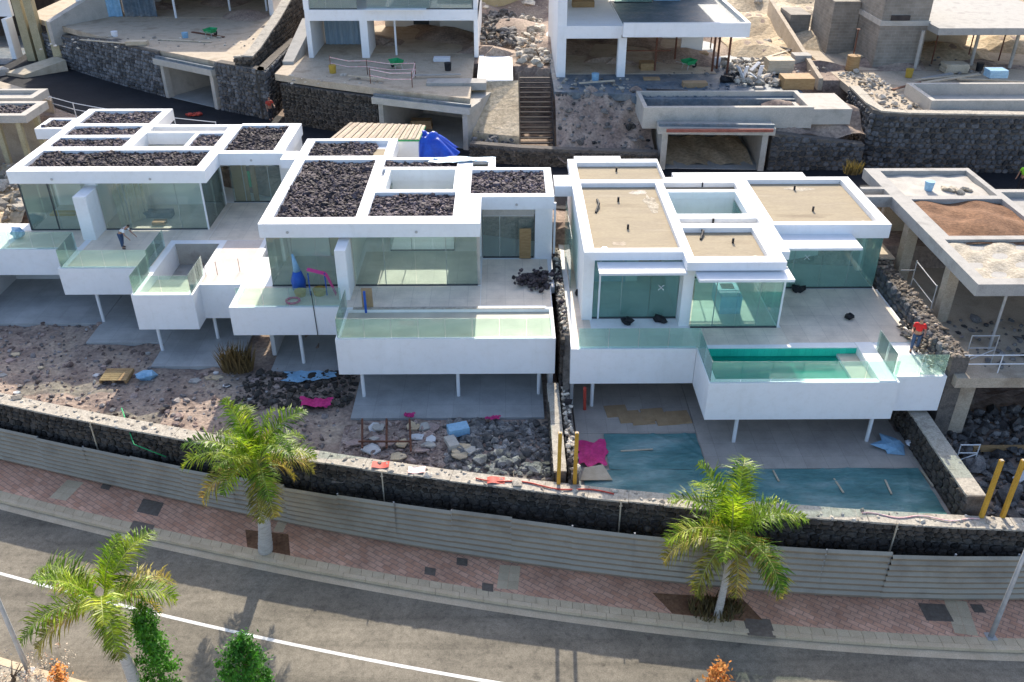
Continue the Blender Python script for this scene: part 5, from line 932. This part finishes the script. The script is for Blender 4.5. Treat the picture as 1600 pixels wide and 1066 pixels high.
# dark rubble garden under the concrete shell
p = scatter(18.2, 28, 25.0, 33, .3, lambda x, y: gz(x, y) + .12, .12); p = p[[q[1] > y_wall(q[0]) + .7 for q in p]]; rocks('dark_rubble', p, rng.uniform(.08, .3, len(p)), 'rubble', None, .75, label='dark rubble filling the garden under the concrete shell')
for i in range(7): x, y = random.uniform(18.8, 23), random.uniform(25.6, 28); k = gz(x, y) + .3; B().beam((x, y, k), (x + random.uniform(.2, .8), y + random.uniform(-.3, .5), k + .05), .35, .06).obj('broken_panel', 'paintgrey', None, label='pale broken panel on the dark rubble under the concrete shell', cat='panel', group='broken panels under the concrete shell')
# red and white tape along the wall top
def hose(pts, mat, r, name, label, cat): return B().tube(pts, r, 6).obj(name, mat, None, smooth=True, label=label, cat=cat)
hose([(x, y_wall(x) + .3 + .1 * math.sin(x * 2.3), -2.56) for x in np.linspace(-1.2, 4.2, 30)], 'red', .03, 'red_hose', 'red hose lying on top of the garden wall by the yellow posts', 'hose')
hose([(x, y_wall(x) + .35 + .1 * math.sin(x * 3.3), -2.56) for x in np.linspace(13.5, 17.8, 24)], 'pinktape', .025, 'red_tape', 'red and white tape on the wall top by the boundary wall', 'tape')
for i, xx in enumerate((-5.1, -3.6, -.4)): B().grid(np.linspace(xx - .35, xx + .35, 8), np.linspace(y_wall(xx) + .1, y_wall(xx) + .5, 5), lambda x, y: -2.57 + .03 * math.sin(9 * x) + .02).obj('red_rag', 'pinktape' if i == 1 else 'red', None, smooth=True, label=('red rag on the garden wall top behind the hoarding', 'pink and white tape crumpled on the garden wall top', 'red rag on the wall top near the party wall')[i], cat='rag')
a = atz(190, 638, -2.55); c = atz(258, 700, -3.2); hose([tuple(a), ((a[0] + c[0]) / 2, y_wall(-14.5) - .2, -2.9), (c[0], y_wall(c[0]) - .22, -3.6)], 'green', .025, 'green_hose', 'thin green hose hanging over the garden wall', 'hose')
# terrace clutter
cl = [((470, 462), 'mustard', .3, .28, 'mustard bucket behind the balcony glass'), ((500, 460), 'mustard', .34, .3, 'second mustard tub beneath the pink slide')]
for q, m, r, h, lb in cl: c = atz(*q, 0); B().tube([(c[0], c[1], .01), (c[0], c[1], h)], [r * .8, r], 12).obj('bucket', m, None, label=lb, cat='bucket')
sl = thing('toy_slide', 'hot pink plastic slide behind the balcony glass', 'slide', tuple(atz(505, 470, 0)))
c = atz(500, 470, 0); B().add([(c[0] - .6 + t * 1.3, c[1] + .5 - t * .1 + s, 1.35 - .3 * t if t < .7 else 1.14 - (t - .7) * 3.7) for s in (0, .35) for t in np.linspace(0, 1, 12)], [(i, i + 1, 13 + i, 12 + i) for i in range(11)]).obj('chute', 'hotpink', sl)
for dx in (-.55, .25): B().tube([(c[0] + dx, c[1] + .55, .01), (c[0] + dx, c[1] + .55, 1.2)], .035, 6).obj('leg', 'blueplastic', sl)
bd = thing('blue_bundle', 'upright blue sack with a pale pointed cover behind the balcony glass', 'sack', tuple(atz(468, 452, 0))); c = atz(468, 452, 0)
B().tube([(c[0], c[1], .01), (c[0], c[1], .5), (c[0], c[1], 1.0)], [.32, .36, .2], 10).obj('sack_body', 'blueplastic', bd, smooth=True); B().tube([(c[0], c[1], 1.0), (c[0] - .12, c[1], 1.9)], [.2, .05], 8).obj('cover', 'lightblue', bd, smooth=True)
c = atz(458, 472, 0); hose([(c[0] + .32 * math.cos(a), c[1] + .3 * math.sin(a), .05 + .02 * (a / 6.3)) for a in np.linspace(0, 18.5, 60)], 'pink', .04, 'coiled_hose', 'coiled magenta hose on the terrace behind the glass', 'hose')
c = atz(835, 440, .1); rocks('lava_pile', [(c[0] + random.gauss(0, .42), c[1] + random.gauss(0, .42), .06 + abs(random.gauss(0, .2))) for _ in range(150)], rng.uniform(.08, .17, 150), 'lava', None, .8, label='pile of dark lava gravel on the terrace by the leaning wood board')
px_box('sunlit_edge_strip', (800, 480), 3.2, .25, .02, 'stucco', 'long white trim painted as sun on the tiled terrace by the lava pile', 'sunstrip', 0.012)  # white strip paints the sunlit edge of the terrace
px_box('upright_board', (575, 480), .5, .1, 1.0, 'cardboard', 'brown board standing against the white blade wall', 'board', 0.01); px_box('blue_pole', (572, 488), .1, .1, 1.1, 'blueplastic', 'blue upright tube beside the brown board on the terrace', 'tube', .01)
for q, s, lb in (((1328, 497), .16, 'black tool bag on the pool villa terrace'), ((1245, 453), .2, 'dark tool heap at the foot of the teal glass'), ((980, 505), .16, 'small dark bucket behind the low teal balustrade'), ((1030, 502), .22, 'dark coil heap beside the white blade wall'), ((908, 458), .22, 'blue-black bag in the narrow side passage')):
    c = atz(*q, .05); rocks('tool_bag', [(c[0] + random.uniform(-.15, .15), c[1] + random.uniform(-.12, .12), .1 + random.uniform(0, .1)) for _ in range(6)], s, 'black', None, .8, kind=None, label=lb, cat='bag')
for q in ((1335, 505), (1340, 500)): pass
c = atz(1370, 470, 0)
# interior clutter of the stepped villa
for i in range(9):
    x = -21.6 + i * .13; B().beam((x, 46.6 + i * .14, .02), (x - .35 + random.uniform(-.1, .1), 47.0 + i * .2, random.uniform(1.9, 2.6)), .16, .04).obj('leaning_plank', 'palewood', None, label='pale plank leaning inside the glazed room of the stepped villa', cat='plank', group='planks leaning inside the stepped villa')
px_box('low_table', (245, 338), 1.9, .6, .35, 'bluefilm_shade', 'dark covered bench on the sunlit room floor of the stepped villa', 'bench', .012); px_box('flat_box', (250, 350), .7, .5, .2, 'cardboard', 'brown flat box beside the covered bench', 'box', .012); px_box('rug_roll', (100, 335), 1.4, .5, .14, 'mustard', 'mustard coloured roll on the floor of the corner glass room', 'roll', .012)
for q in ((322, 432), (340, 430), (375, 425)): c = atz(*q, 0); B().tube([(c[0], c[1], 0), (c[0], c[1], .75)], .015, 5).obj('rebar_stake', 'rust', None, label='thin rusty stake upright on the bright terrace edge', cat='stake', group='rusty stakes on the terrace edge')
c = atz(30, 372, 0); rocks('blue_sack', [(c[0], c[1], .3), (c[0] + .25, c[1] - .1, .25), (c[0] - .2, c[1] + .1, .22)], .38, 'lightblue', None, .85, kind=None, label='pale blue sack behind the first balcony glass', cat='sack')
# shell roof clutter
B().tube([(22.0, 43.4, 3.26), (22.0, 43.4, 3.75)], [.2, .25], 12).obj('blue_tub', 'lightblue', None, label='pale blue tub beside the cement sacks on the shell roof', cat='tub')
rocks('cement_sacks', [(23.2 + random.uniform(-.6, .9), 43.4 + random.uniform(-.5, .4), 3.32) for _ in range(9)], .28, 'sand', None, .5, label='pale cement sacks slumped on the concrete shell roof')

# ------------------------------------------------------------------ lamps
def lamp(x, y, h, label):
    t = thing('street_lamp', label, 'street lamp', (x, y, ZP)); B().tube([(x, y, ZP), (x, y, ZP + 1.2), (x, y, ZP + h)], [.095, .085, .05], 12).obj('pole', 'galv', t, smooth=True); B().box(x - .18, x + .18, y - .18, y + .18, ZP - .02, ZP + .03).obj('base_plate', 'galv', t)
    B().tube([(x, y, ZP + h - .1), (x, y - 1.0, ZP + h + .25)], .035, 8).obj('arm', 'galv', t); B().box(x - .14, x + .14, y - 1.6, y - .9, ZP + h + .18, ZP + h + .28).obj('lantern', 'galv', t)
c = atz(1548, 995, ZP); lamp(c[0], c[1], 8, 'grey street lamp on the red pavement in front of the hoarding')
c = atz(45, 1050, ZP); lamp(c[0], c[1], 8, 'pale street lamp in the flower bed beside the road kerb')

# ------------------------------------------------------------------ palms
FR = {}
def frond(kind, seed):
    """e: start elevation, d: droop, L: length, w: leaflet length"""
    if (kind, seed) in FR: return FR[(kind, seed)]
    e, d, L, w, matn = {'up': (80, 45, 2.6, .70, 'frond'), 'high': (62, 85, 2.8, .78, 'frond'), 'mid': (38, 105, 2.8, .80, 'frond'), 'low': (8, 95, 2.6, .78, 'frondold'), 'hang': (-28, 58, 2.3, .66, 'frondold')}[kind]
    r = random.Random(seed * 31 + len(kind)); pts = []; p = Vector((.12, 0, 0)); n = 26; side = r.uniform(-.25, .25)
    for i in range(n + 1):
        t = i / n; pts.append(p.copy()); a = R(e - d * t ** 1.6); yaw = side * t; p = p + Vector((math.cos(a) * math.cos(yaw), math.cos(a) * math.sin(yaw), math.sin(a))) * (L / n)
    rb = B().tube(pts, [.035 * (1 - .85 * i / n) for i in range(n + 1)], 5); lb = B()
    m = 74
    for k in range(m):
        t = .12 + .88 * k / (m - 1); i = min(n - 1, int(t * n)); f = t * n - i; q = pts[i].lerp(pts[i + 1], f); tg = (pts[i + 1] - pts[i]).normalized(); sd = tg.cross(Vector((0, 0, 1))); sd = sd.normalized() if sd.length > .05 else Vector((0, 1, 0)); up = sd.cross(tg)
        ln = w * (math.sin(math.pi * min(1, .12 + t * .86)) ** .6) * r.uniform(.6, 1.2)
        for s in (-1, 1):
            lift = r.uniform(-.25, .75); sw = r.uniform(.25, .95)
            d1 = (sd * s + up * lift + tg * sw).normalized(); mid = q + d1 * ln * .55; d2 = (d1 + Vector((0, 0, -r.uniform(.35, .95)))).normalized(); tip = mid + d2 * ln * .5
            wd = (tg - d1 * tg.dot(d1)).normalized() * r.uniform(.014, .026)
            lb.add([q - wd * .6, q + wd * .6, mid + wd, mid - wd, tip], [(0, 1, 2, 3), (3, 2, 4)])
    def mk(b, name, mat): me = bpy.data.meshes.new(name); me.from_pydata([tuple(v) for v in b.v], [], b.f); me.update(); me.materials.append(MT[mat]); return me
    FR[(kind, seed)] = (mk(lb, 'frond', matn), mk(rb, 'rachis', 'rachis')); return FR[(kind, seed)]
def palm(base, top, label, plan, rt=.2, rb=.3, scale=1.0, tilt=0.0):
    base, top = Vector(base), Vector(top); t = thing('palm_tree', label, 'palm tree', tuple(base)); pts = []; rs = []
    for i in range(61):
        u = i / 60; pts.append(base.lerp(top, u) + Vector((.06 * math.sin(u * 3), 0, 0))); rs.append((rb * (1 - u) ** 1.3 + rt * (1 - (1 - u) ** 1.3)) * (1 + (.05 if i % 3 == 0 else -.02) + random.uniform(-.025, .025)))
    B().tube(pts, rs, 16).obj('trunk', 'trunk', t, smooth=True)
    ax = (top - base).normalized(); B().tube([top, top + ax * .35, top + ax * .75], [rt * .95, rt * .7, .08], 12).obj('crownshaft', 'rachis', t, smooth=True)
    head = top + ax * .6
    for i, (kind, az, sc) in enumerate(plan):
        lm, rm = frond(kind, i % 4); o = bpy.data.objects.new('frond', lm); COL.objects.link(o); o.parent = t; o.location = head - base; o.rotation_euler = (R(random.uniform(-8, 8)), R(random.uniform(-6, 6)), R(az)); o.scale = (sc * scale,) * 3
        q = bpy.data.objects.new('rachis', rm); COL.objects.link(q); q.parent = o
    return t
def plan(nu, nh, nm, nl, nd, ph):
    L = []
    for k, n, o in (('up', nu, 0), ('high', nh, 20), ('mid', nm, 50), ('low', nl, 10), ('hang', nd, 35)):
        for i in range(n): L.append((k, ph + o + 360 * i / max(1, n) + random.uniform(-14, 14), random.uniform(.85, 1.1)))
    return L
c = atz(415, 860, ZP); q = aty(403, 742, c[1]); palm(c, q, 'leaning royal palm on the red pavement before the rubble garden', plan(3, 5, 6, 4, 3, 10), .17, .30, 1.0)
c = atz(1121, 962, ZP); q = aty(1140, 856, c[1]); palm(c, q, 'upright young palm on the pavement before the teal-sheeted garden', plan(4, 4, 4, 3, 6, 60), .10, .15, 1.08)
q = aty(168, 962, 19.0); palm((-12.0, 18.95, ZP), q, 'palm with pale trunk in the flower bed across the road', plan(2, 3, 5, 4, 1, 35), .15, .24, .92)
for q, lb in (((412, 866), 'dark planting pit around the leaning palm'), ((1110, 965), 'wide dark planting pit around the young palm')):
    c = atz(*q, ZP); w = 1.1 if q[0] < 500 else 2.0; B().prism([(c[0] - w * .7, y_kerb(c[0] - w * .7) + .57), (c[0] + w, y_kerb(c[0] + w) + .57), (c[0] + w * .7, y_kerb(c[0]) + 1.5), (c[0] - w, y_kerb(c[0] - w) + 1.5)], ZP - .05, ZP + .011).obj('planting_pit', 'redsoil', None, label=lb, cat='planting pit')
c = atz(1115, 958, ZP); 
def tufts(name, mat, c, n, r, h, label, cat, w=.03):
    b = B()
    for i in range(n):
        a = random.uniform(0, 6.28); d = r * random.random() ** .5; x, y = c[0] + d * math.cos(a), c[1] + d * math.sin(a) * .6; hh = h * random.uniform(.5, 1.1); b2 = random.uniform(0, 6.28); lx, ly = .35 * hh * math.cos(b2), .35 * hh * math.sin(b2)
        b.add([(x - w, y, c[2]), (x + w, y, c[2]), (x + lx * .5 + w * .7, y + ly * .5, c[2] + hh * .6), (x + lx * .5 - w * .7, y + ly * .5, c[2] + hh * .6), (x + lx, y + ly, c[2] + hh)], [(0, 1, 2, 3), (3, 2, 4)])
    t = thing(name, label, cat, tuple(c)); b.obj('blades', mat, t); B().tube([c, (c[0], c[1], c[2] + h * .3)], .03, 5).obj('stem', 'bark', t); return t
tufts('low_shrub', 'scrub', (c[0] + .1, c[1] + .1, ZP), 260, 1.0, .55, 'low dry scrub around the young palm trunk', 'shrub')
c = atz(372, 578, ZG); tufts('dry_bush', 'scrub', c, 300, .75, 1.4, 'brown dry bush beside the porch corner of the stepped villa', 'bush')
c = atz(1360, 262, ZU + .3); tufts('dry_bush', 'scrub', (19.6, 47.6, 2.6), 110, .5, .8, 'dry bush behind the corner of the screed roof', 'bush')

# ------------------------------------------------------------------ leafy shrubs by the flower bed
def leafy(name, label, cat, c, prof, n, leaf=.13, mat='leaf'):
    """prof: (height, radius) pairs; leaves spread through the volume in clumps"""
    t = thing(name, label, cat, tuple(c)); hs = [a for a, _ in prof]; rr = [b for _, b in prof]; H = hs[-1]
    B().tube([(c[0], c[1], c[2]), (c[0] + .05, c[1], c[2] + H * .5), (c[0], c[1], c[2] + H * .9)], [.09, .06, .02], 8).obj('trunk', 'bark', t); b = B()
    for i in range(7): a = random.uniform(0, 6.28); z0 = H * random.uniform(.25, .7); rad = np.interp(z0 + .3, hs, rr) * .7; b.tube([(c[0], c[1], c[2] + z0), (c[0] + rad * math.cos(a), c[1] + rad * math.sin(a), c[2] + z0 + .35)], [.03, .01], 5)
    b.obj('limb', 'bark', t); nc = max(20, n // 55); V = []; F = []; o = 0
    cl = []
    while len(cl) < nc:
        z = random.uniform(hs[0], H); rad = np.interp(z, hs, rr); a = random.uniform(0, 6.28); d = rad * random.uniform(.2, 1.32); cl.append((d * math.cos(a), d * math.sin(a), z + random.uniform(-.1, .15), random.uniform(.04, .17)))
    for i in range(n):
        x, y, z, s = random.choice(cl); p = np.array([x, y, z]) + rng.normal(size=3) * s; L = leaf * random.uniform(.6, 1.2)
        out = np.array([x, y, .35 + random.uniform(-.3, .5)]); out = out / (np.linalg.norm(out) + 1e-6) + rng.normal(size=3) * .5; out /= np.linalg.norm(out)
        s1 = np.cross(out, rng.normal(size=3)); s1 /= np.linalg.norm(s1); s2 = np.cross(out, s1); p = p + np.array(c)
        V += [p - s1 * L, p + s2 * L * .45, p + s1 * L, p - s2 * L * .45]; F.append((o, o + 1, o + 2, o + 3)); o += 4
    bb = B(); bb.v = [tuple(v) for v in V]; bb.f = F; bb.obj('crown', mat, t); return t
ZB = ZP
leafy('climbing_shrub', 'narrow glossy green shrub column beside the pale-trunked palm', 'shrub', (-11.45, 19.45, ZB), [(.2, .3), (1.2, .46), (2.2, .5), (3.0, .34), (3.5, .22), (4.0, .38), (4.6, .2)], 7600, .07)
leafy('round_shrub', 'rounded glossy green shrub in the flower bed', 'shrub', (-8.55, 19.35, ZB), [(.3, .4), (1.5, .55), (2.3, .62), (2.9, .5), (3.4, .12)], 6600, .07)
c = aty(1125, 1052, 18.6); leafy('orange_shrub', 'orange-tipped flowering shrub at the road edge', 'shrub', (c[0], c[1], ZB), [(.3, .2), (1.8, .3), (2.6, .32), (c[2] - ZB + .25, .12)], 700, .10, 'orange')
leafy('flower_bed', 'pale and orange flower bed behind the road kerb', 'flowers', (-17.2, 20.55, ZB), [(.05, 1.4), (.25, 1.4), (.4, .6)], 1500, .05, 'flower'); leafy('orange_shrub', 'upright orange flowering plant in the pale flower bed', 'shrub', (-15.35, 20.2, ZB), [(.1, .12), (.6, .2), (1.05, .06)], 420, .07, 'orange')

# ------------------------------------------------------------------ people
def skin_mesh(name, nodes, edges, mat, parent, sub=1):
    me = bpy.data.meshes.new(name); me.from_pydata([n[0] for n in nodes], edges, []); o = bpy.data.objects.new(name, me); COL.objects.link(o); o.parent = parent
    sk = o.modifiers.new('skin', 'SKIN'); sk.use_smooth_shade = True; me.skin_vertices or None
    if not me.skin_vertices: 
        bm = bmesh.new(); bm.from_mesh(me); bm.verts.layers.skin.verify(); bm.to_mesh(me); bm.free()
    for i, n in enumerate(nodes): me.skin_vertices[0].data[i].radius = (n[1], n[2] if len(n) > 2 else n[1])
    me.skin_vertices[0].data[0].use_root = True
    s = o.modifiers.new('sub', 'SUBSURF'); s.levels = sub; s.render_levels = sub; me.materials.append(MT[mat]); return o
def person(label, loc, yaw, shirt, trousers, bend=0.0, vest=None, arms=((.22, .12, -.26), (.2, .3, -.02)), hat=None):
    """standing figure 1.74 m; faces local -Y; bend leans the trunk forward"""
    t = thing('person', label, 'person', loc); t.rotation_euler = (0, 0, yaw); cb, sb = math.cos(bend), math.sin(bend); hz = .92
    def up(x, y, z): d = z - hz; return (x, y * cb - d * sb, hz + d * cb + y * sb)
    N = [((0, 0, hz), .125, .10), (up(0, 0, 1.12), .135, .095), (up(0, 0, 1.32), .15, .10), (up(0, 0, 1.44), .09, .075), (up(0, -.01, 1.52), .055, .055), (up(0, -.025, 1.60), .072, .085), (up(0, -.02, 1.70), .062, .075)]
    E = [(i, i + 1) for i in range(6)]; TN = [((0, 0, hz + .04), .15, .115)]; TE = []; SN = [(up(0, 0, .98), .148, .115), (up(0, 0, 1.15), .152, .112), (up(0, 0, 1.33), .165, .115), (up(0, 0, 1.43), .10, .085)]; SE = [(0, 1), (1, 2), (2, 3)]
    for k, s in enumerate((-1, 1)):
        st = .10 if k else -.06; b = len(N); N += [((s * .10, 0, .86), .085), ((s * .11, -.02 + st * .5, .48), .06), ((s * .115, st, .08), .042), ((s * .12, st - .15, .035), .04, .03)]; E += [(0, b), (b, b + 1), (b + 1, b + 2), (b + 2, b + 3)]
        b = len(TN); TN += [((s * .10, 0, .84), .105), ((s * .11, -.02 + st * .5, .48), .08), ((s * .115, st, .12), .068)]; TE += [(0, b), (b, b + 1), (b + 1, b + 2)]
        ex, ey, ez = arms[k]; sh = up(s * .19, 0, 1.40); el = (sh[0] + s * .07, sh[1] - abs(ey) * .3, sh[2] - .27); ha = (el[0] + s * (ex - .2) - s * .02, el[1] - ey, el[2] + ez)
        b = len(N); N += [(sh, .055), (el, .042), (ha, .03), ((ha[0], ha[1] - .05, ha[2] - .05), .032, .016)]; E += [(2, b), (b, b + 1), (b + 1, b + 2), (b + 2, b + 3)]
        for f in range(4): N.append(((ha[0] + s * (.022 - f * .015), ha[1] - .085 - (.012 if f in (1, 2) else 0), ha[2] - .10 - (.01 if f in (1, 2) else 0)), .009)); E.append((b + 3, len(N) - 1))
        N.append(((ha[0] - s * .045, ha[1] - .06, ha[2] - .05), .01)); E.append((b + 2, len(N) - 1))
        b = len(SN); SN += [(sh, .072), ((sh[0] + s * .05, sh[1] - abs(ey) * .2, sh[2] - .2), .062)]; SE += [(2, b), (b, b + 1)]
    skin_mesh('body', N, E, 'skin', t, 2); skin_mesh('trousers', TN, TE, trousers, t); skin_mesh('shirt', SN, SE, shirt, t)
    h = up(0, .005, 1.70); skin_mesh('hair' if not hat else 'helmet', [((h[0], h[1] + .03, h[2] - .06), .075, .06), (h, .085, .095), ((h[0], h[1] - .01, h[2] + .05), .06, .06)], [(0, 1), (1, 2)], hat or 'hair', t)
    for k, s in enumerate((-1, 1)):
        st = .10 if k else -.06; skin_mesh('shoe', [((s * .115, st + .03, .05), .052, .05), ((s * .118, st - .08, .04), .052, .04), ((s * .12, st - .17, .03), .042, .028)], [(0, 1), (1, 2)], 'darkcloth', t)
    if vest: skin_mesh('vest', [(up(0, 0, 1.0), .165, .13), (up(0, 0, 1.2), .168, .13), (up(0, 0, 1.38), .175, .125)], [(0, 1), (1, 2)], vest, t)
    return t
c = atz(1427, 549, -.02); person('person in red shirt and jeans standing on the deck by the boundary wall', (c[0], c[1], -.02), R(-25), 'redshirt', 'denim', .12, arms=((.2, .28, .02), (.2, .30, .05)))
c = atz(193, 388, .0); person('person in white shirt bending over by the blade wall of the stepped villa', (c[0], c[1], .01), R(75), 'whitecloth', 'denim', .95, arms=((.2, .2, -.2), (.2, .25, -.2)))
c = atz(1592, 300, ZU); person('person in fluorescent vest on the upper road behind the concrete shell', (c[0], c[1], ZU), R(-60), 'hivis', 'darkcloth', .1, vest='hivis')
c = atz(424, 188, ZU); person('person in rust-red top and dark trousers beside the mottled stone wall', (c[0], c[1], ZU), R(30), 'red', 'darkcloth', .2)
# ------------------------------------------------------------------ more site clutter on the upper terraces
def plank(a, c, mat, label, group=None, w=.22, h=.06): return B().beam(a, c, w, h).obj('plank', mat, None, label=label, cat='plank', group=group)
def stack(q, z, w, d, h, n, mat, label, cat, name):
    c = atz(*q, z); t = thing(name, label, cat, (c[0], c[1], z))
    for i in range(n): dx = random.uniform(-.05, .05); B().box(c[0] - w / 2 + dx, c[0] + w / 2 + dx, c[1] - d / 2, c[1] + d / 2, z + h * i / n + .01, z + h * (i + 1) / n).obj('layer', mat, t)
    return t
stack((1215, 112), ZT + .1, 1.8, 1.2, .9, 5, 'palewood', 'stack of pale boards on the sunlit earth by the sloping wall', 'boards', 'board_stack')
stack((1250, 100), ZT + .1, 1.2, 1.0, .7, 4, 'conc', 'stack of concrete blocks beside the board stack', 'blocks', 'block_stack')
stack((1090, 92), ZT, 1.3, .8, .5, 3, 'cardboard', 'stack of brown boxes under the long balcony', 'boxes', 'box_stack')
stack((690, 95), ZT, 1.2, .7, .25, 3, 'whitecloth', 'low stack of white panels on the open ground floor', 'panels', 'panel_stack')
stack((1490, 112), ZT, 1.6, 1.0, .6, 4, 'palewood', 'stack of boards beside the long pool tank', 'boards', 'board_stack')
stack((1555, 120), ZT + .7, 1.2, .9, .5, 3, 'lightblue', 'stack of pale blue insulation slabs behind the pool tank', 'slabs', 'insulation_stack')
for i, (a, c, m) in enumerate((((1180, 95), (1230, 80), 'palewood'), ((1200, 70), (1260, 82), 'darkwood'), ((1225, 60), (1290, 50), 'palewood'), ((1430, 125), (1500, 118), 'palewood'), ((1395, 140), (1440, 128), 'rust'), ((905, 130), (960, 126), 'palewood'), ((1010, 140), (1075, 142), 'darkwood'), ((545, 118), (600, 124), 'palewood'), ((250, 62), (330, 66), 'palewood'), ((300, 50), (350, 58), 'rust'), ((125, 62), (200, 68), 'palewood'), ((640, 118), (720, 116), 'conc'))):
    p0, p1 = atz(*a, ZT + .2), atz(*c, ZT + .2)
    plank(p0, p1, m, ('long pale plank lying on the bare earth by the boards', 'dark plank crossing the sunlit earth slope', 'pale plank on the upper earth slope', 'pale plank on the rubble before the blockwork shell', 'rusty bar on the rubble before the blockwork shell', 'pale plank on the shade-blue terrace corner', 'dark plank along the tank of the balcony house', 'pale plank beside the netting stakes', 'pale plank on the terrace over the blue-filmed garage', 'rusty bar on the terrace over the blue-filmed garage', 'pale plank along the sloping stone wall edge', 'grey kerb length on the netted terrace')[i])
def patch_rubble(poly_px, z, sp, r0, r1, mat, label, name='site_rubble'):
    P = np.array([atz(*q, z)[:2] for q in poly_px]); x0, y0 = P.min(0); x1, y1 = P.max(0); p = scatter(x0, x1, y0, y1, sp, z + .03, .04); p = p[rng.random(len(p)) < .7]
    if len(p): rocks(name, p, rng.uniform(r0, r1, len(p)), mat, None, .6, label=label)
patch_rubble([(1180, 60), (1300, 118)], ZT + .1, .7, .06, .3, 'palerubble', 'pale rubble scattered around the board stacks')
patch_rubble([(1420, 85), (1590, 128)], ZT, .8, .05, .2, 'rubble', 'dark rubble scattered behind the long pool tank')
patch_rubble([(870, 122), (990, 145)], ZT, .5, .05, .2, 'palerubble', 'pale rubble at the corner of the balcony house')
patch_rubble([(90, 58), (380, 78)], ZT + .15, .9, .04, .14, 'palerubble', 'small rubble along the terrace edge over the sloping wall')
patch_rubble([(450, 118), (600, 132)], ZT, .6, .04, .16, 'palerubble', 'small rubble along the netted terrace edge')
patch_rubble([(1000, 95), (1150, 118)], ZT, .8, .04, .14, 'rubble', 'small rubble on the floor under the long balcony')
for i, q in enumerate(((1085, 60), (1110, 75), (1330, 105), (1455, 100), (1512, 92), (1560, 95))):
    c = atz(*q, ZT); h = 2.6; t = thing('steel_prop', ('rusty adjustable prop under the long balcony by the boxes', 'second rusty prop under the long balcony', 'rusty prop against the blockwork corner', 'slim rusty prop below the grey floor slab', 'rusty prop in the middle of the grey floor slab', 'rusty prop at the end of the grey floor slab')[i], 'prop', tuple(c))
    B().tube([c, c + np.array([0, 0, h])], .05, 6).obj('shaft', 'rust', t); B().box(c[0] - .12, c[0] + .12, c[1] - .12, c[1] + .12, c[2] + h, c[2] + h + .03).obj('head_plate', 'rust', t)
# brown clods and broken tiles in the villa gardens
for i in range(26):
    x = random.uniform(-27, -9.5); y = random.uniform(y_wall(x) + 1.2, 38.8)
    if x > -17.5 and y > 36.5: continue
    w = random.uniform(.15, .4); a = random.uniform(0, 3); k = gz(x, y) + .06
    B().prism([(x + w * math.cos(a + t) * random.uniform(.6, 1), y + w * .7 * math.sin(a + t) * random.uniform(.6, 1)) for t in (0, 1.3, 2.6, 3.9, 5.1)], k - .06, k + random.uniform(.0, .05)).obj('tile_fragment', random.choice(['slabpale', 'paintgrey', 'pinkslab', 'conc']), None, label='flat tile fragment on the soil before the stepped balcony villa', cat='tile', group='tile fragments on the soil garden')
# extra clutter: rebar bundle, buckets, barrows and pallets around the upper houses
def barrow(q, z, yaw, label):
    c = atz(*q, z); t = thing('wheelbarrow', label, 'wheelbarrow', tuple(c)); cs, sn = math.cos(yaw), math.sin(yaw)
    def w(x, y, zz): return (c[0] + x * cs - y * sn, c[1] + x * sn + y * cs, z + zz)
    B().add([w(-.3, -.3, .35), w(.3, -.3, .35), w(.3, .3, .35), w(-.3, .3, .35), w(-.45, -.38, .65), w(.5, -.38, .65), w(.5, .38, .65), w(-.45, .38, .65)], [(3, 2, 1, 0), (0, 1, 5, 4), (1, 2, 6, 5), (2, 3, 7, 6), (3, 0, 4, 7)]).obj('tray', 'green', t)
    for s_ in (-1, 1): B().tube([w(.6, s_ * .05, .2), w(0, s_ * .22, .33), w(-.95, s_ * .3, .6)], .02, 5).obj('handle', 'galv', t); B().tube([w(-.25, s_ * .25, .34), w(-.35, s_ * .28, .02)], .018, 5).obj('leg', 'galv', t)
    B().tube([w(.6, -.04, .2), w(.6, .04, .2)], .2, 14).obj('wheel', 'black', t)
barrow((1075, 108), ZT, .6, 'green wheelbarrow under the long balcony slab'); barrow((620, 108), ZT, 2.2, 'green wheelbarrow on the netted terrace'); barrow((330, 58), ZT + .15, 1.2, 'green wheelbarrow on the terrace over the sloping wall')
for i, q in enumerate(((520, 112), (700, 108), (930, 125), (1120, 100), (1420, 118), (1530, 108), (290, 60), (180, 58))):
    c = atz(*q, ZT + .1); B().tube([(c[0], c[1], ZT - .02), (c[0], c[1], ZT + .55)], [.22, .26], 12).obj('site_tub', ('mustard', 'black', 'lightblue', 'whitecloth')[i % 4], None, label=('mustard tub by the sheet-hung room of the two-storey house', 'black tub on the open ground floor of the two-storey house', 'pale blue tub at the corner of the balcony house', 'white tub under the long balcony', 'mustard tub on rubble before the blockwork shell', 'black tub under the grey floor slab', 'pale blue tub on the terrace over the blue-filmed garage', 'white tub by the hanging blue sheets')[i], cat='tub')
stack((1010, 108), ZT, 1.0, 1.0, .5, 4, 'wood', 'stack of brown pallets by the balcony house pillar', 'pallets', 'pallet_stack')
stack((215, 70), ZT + .15, 1.6, .6, .3, 3, 'palewood', 'low stack of boards near the sloping wall corner', 'boards', 'board_stack')
stack((660, 200), ZU, 1.4, .8, .6, 3, 'cardboard', 'stack of brown boxes inside the wide open garage', 'boxes', 'box_stack')
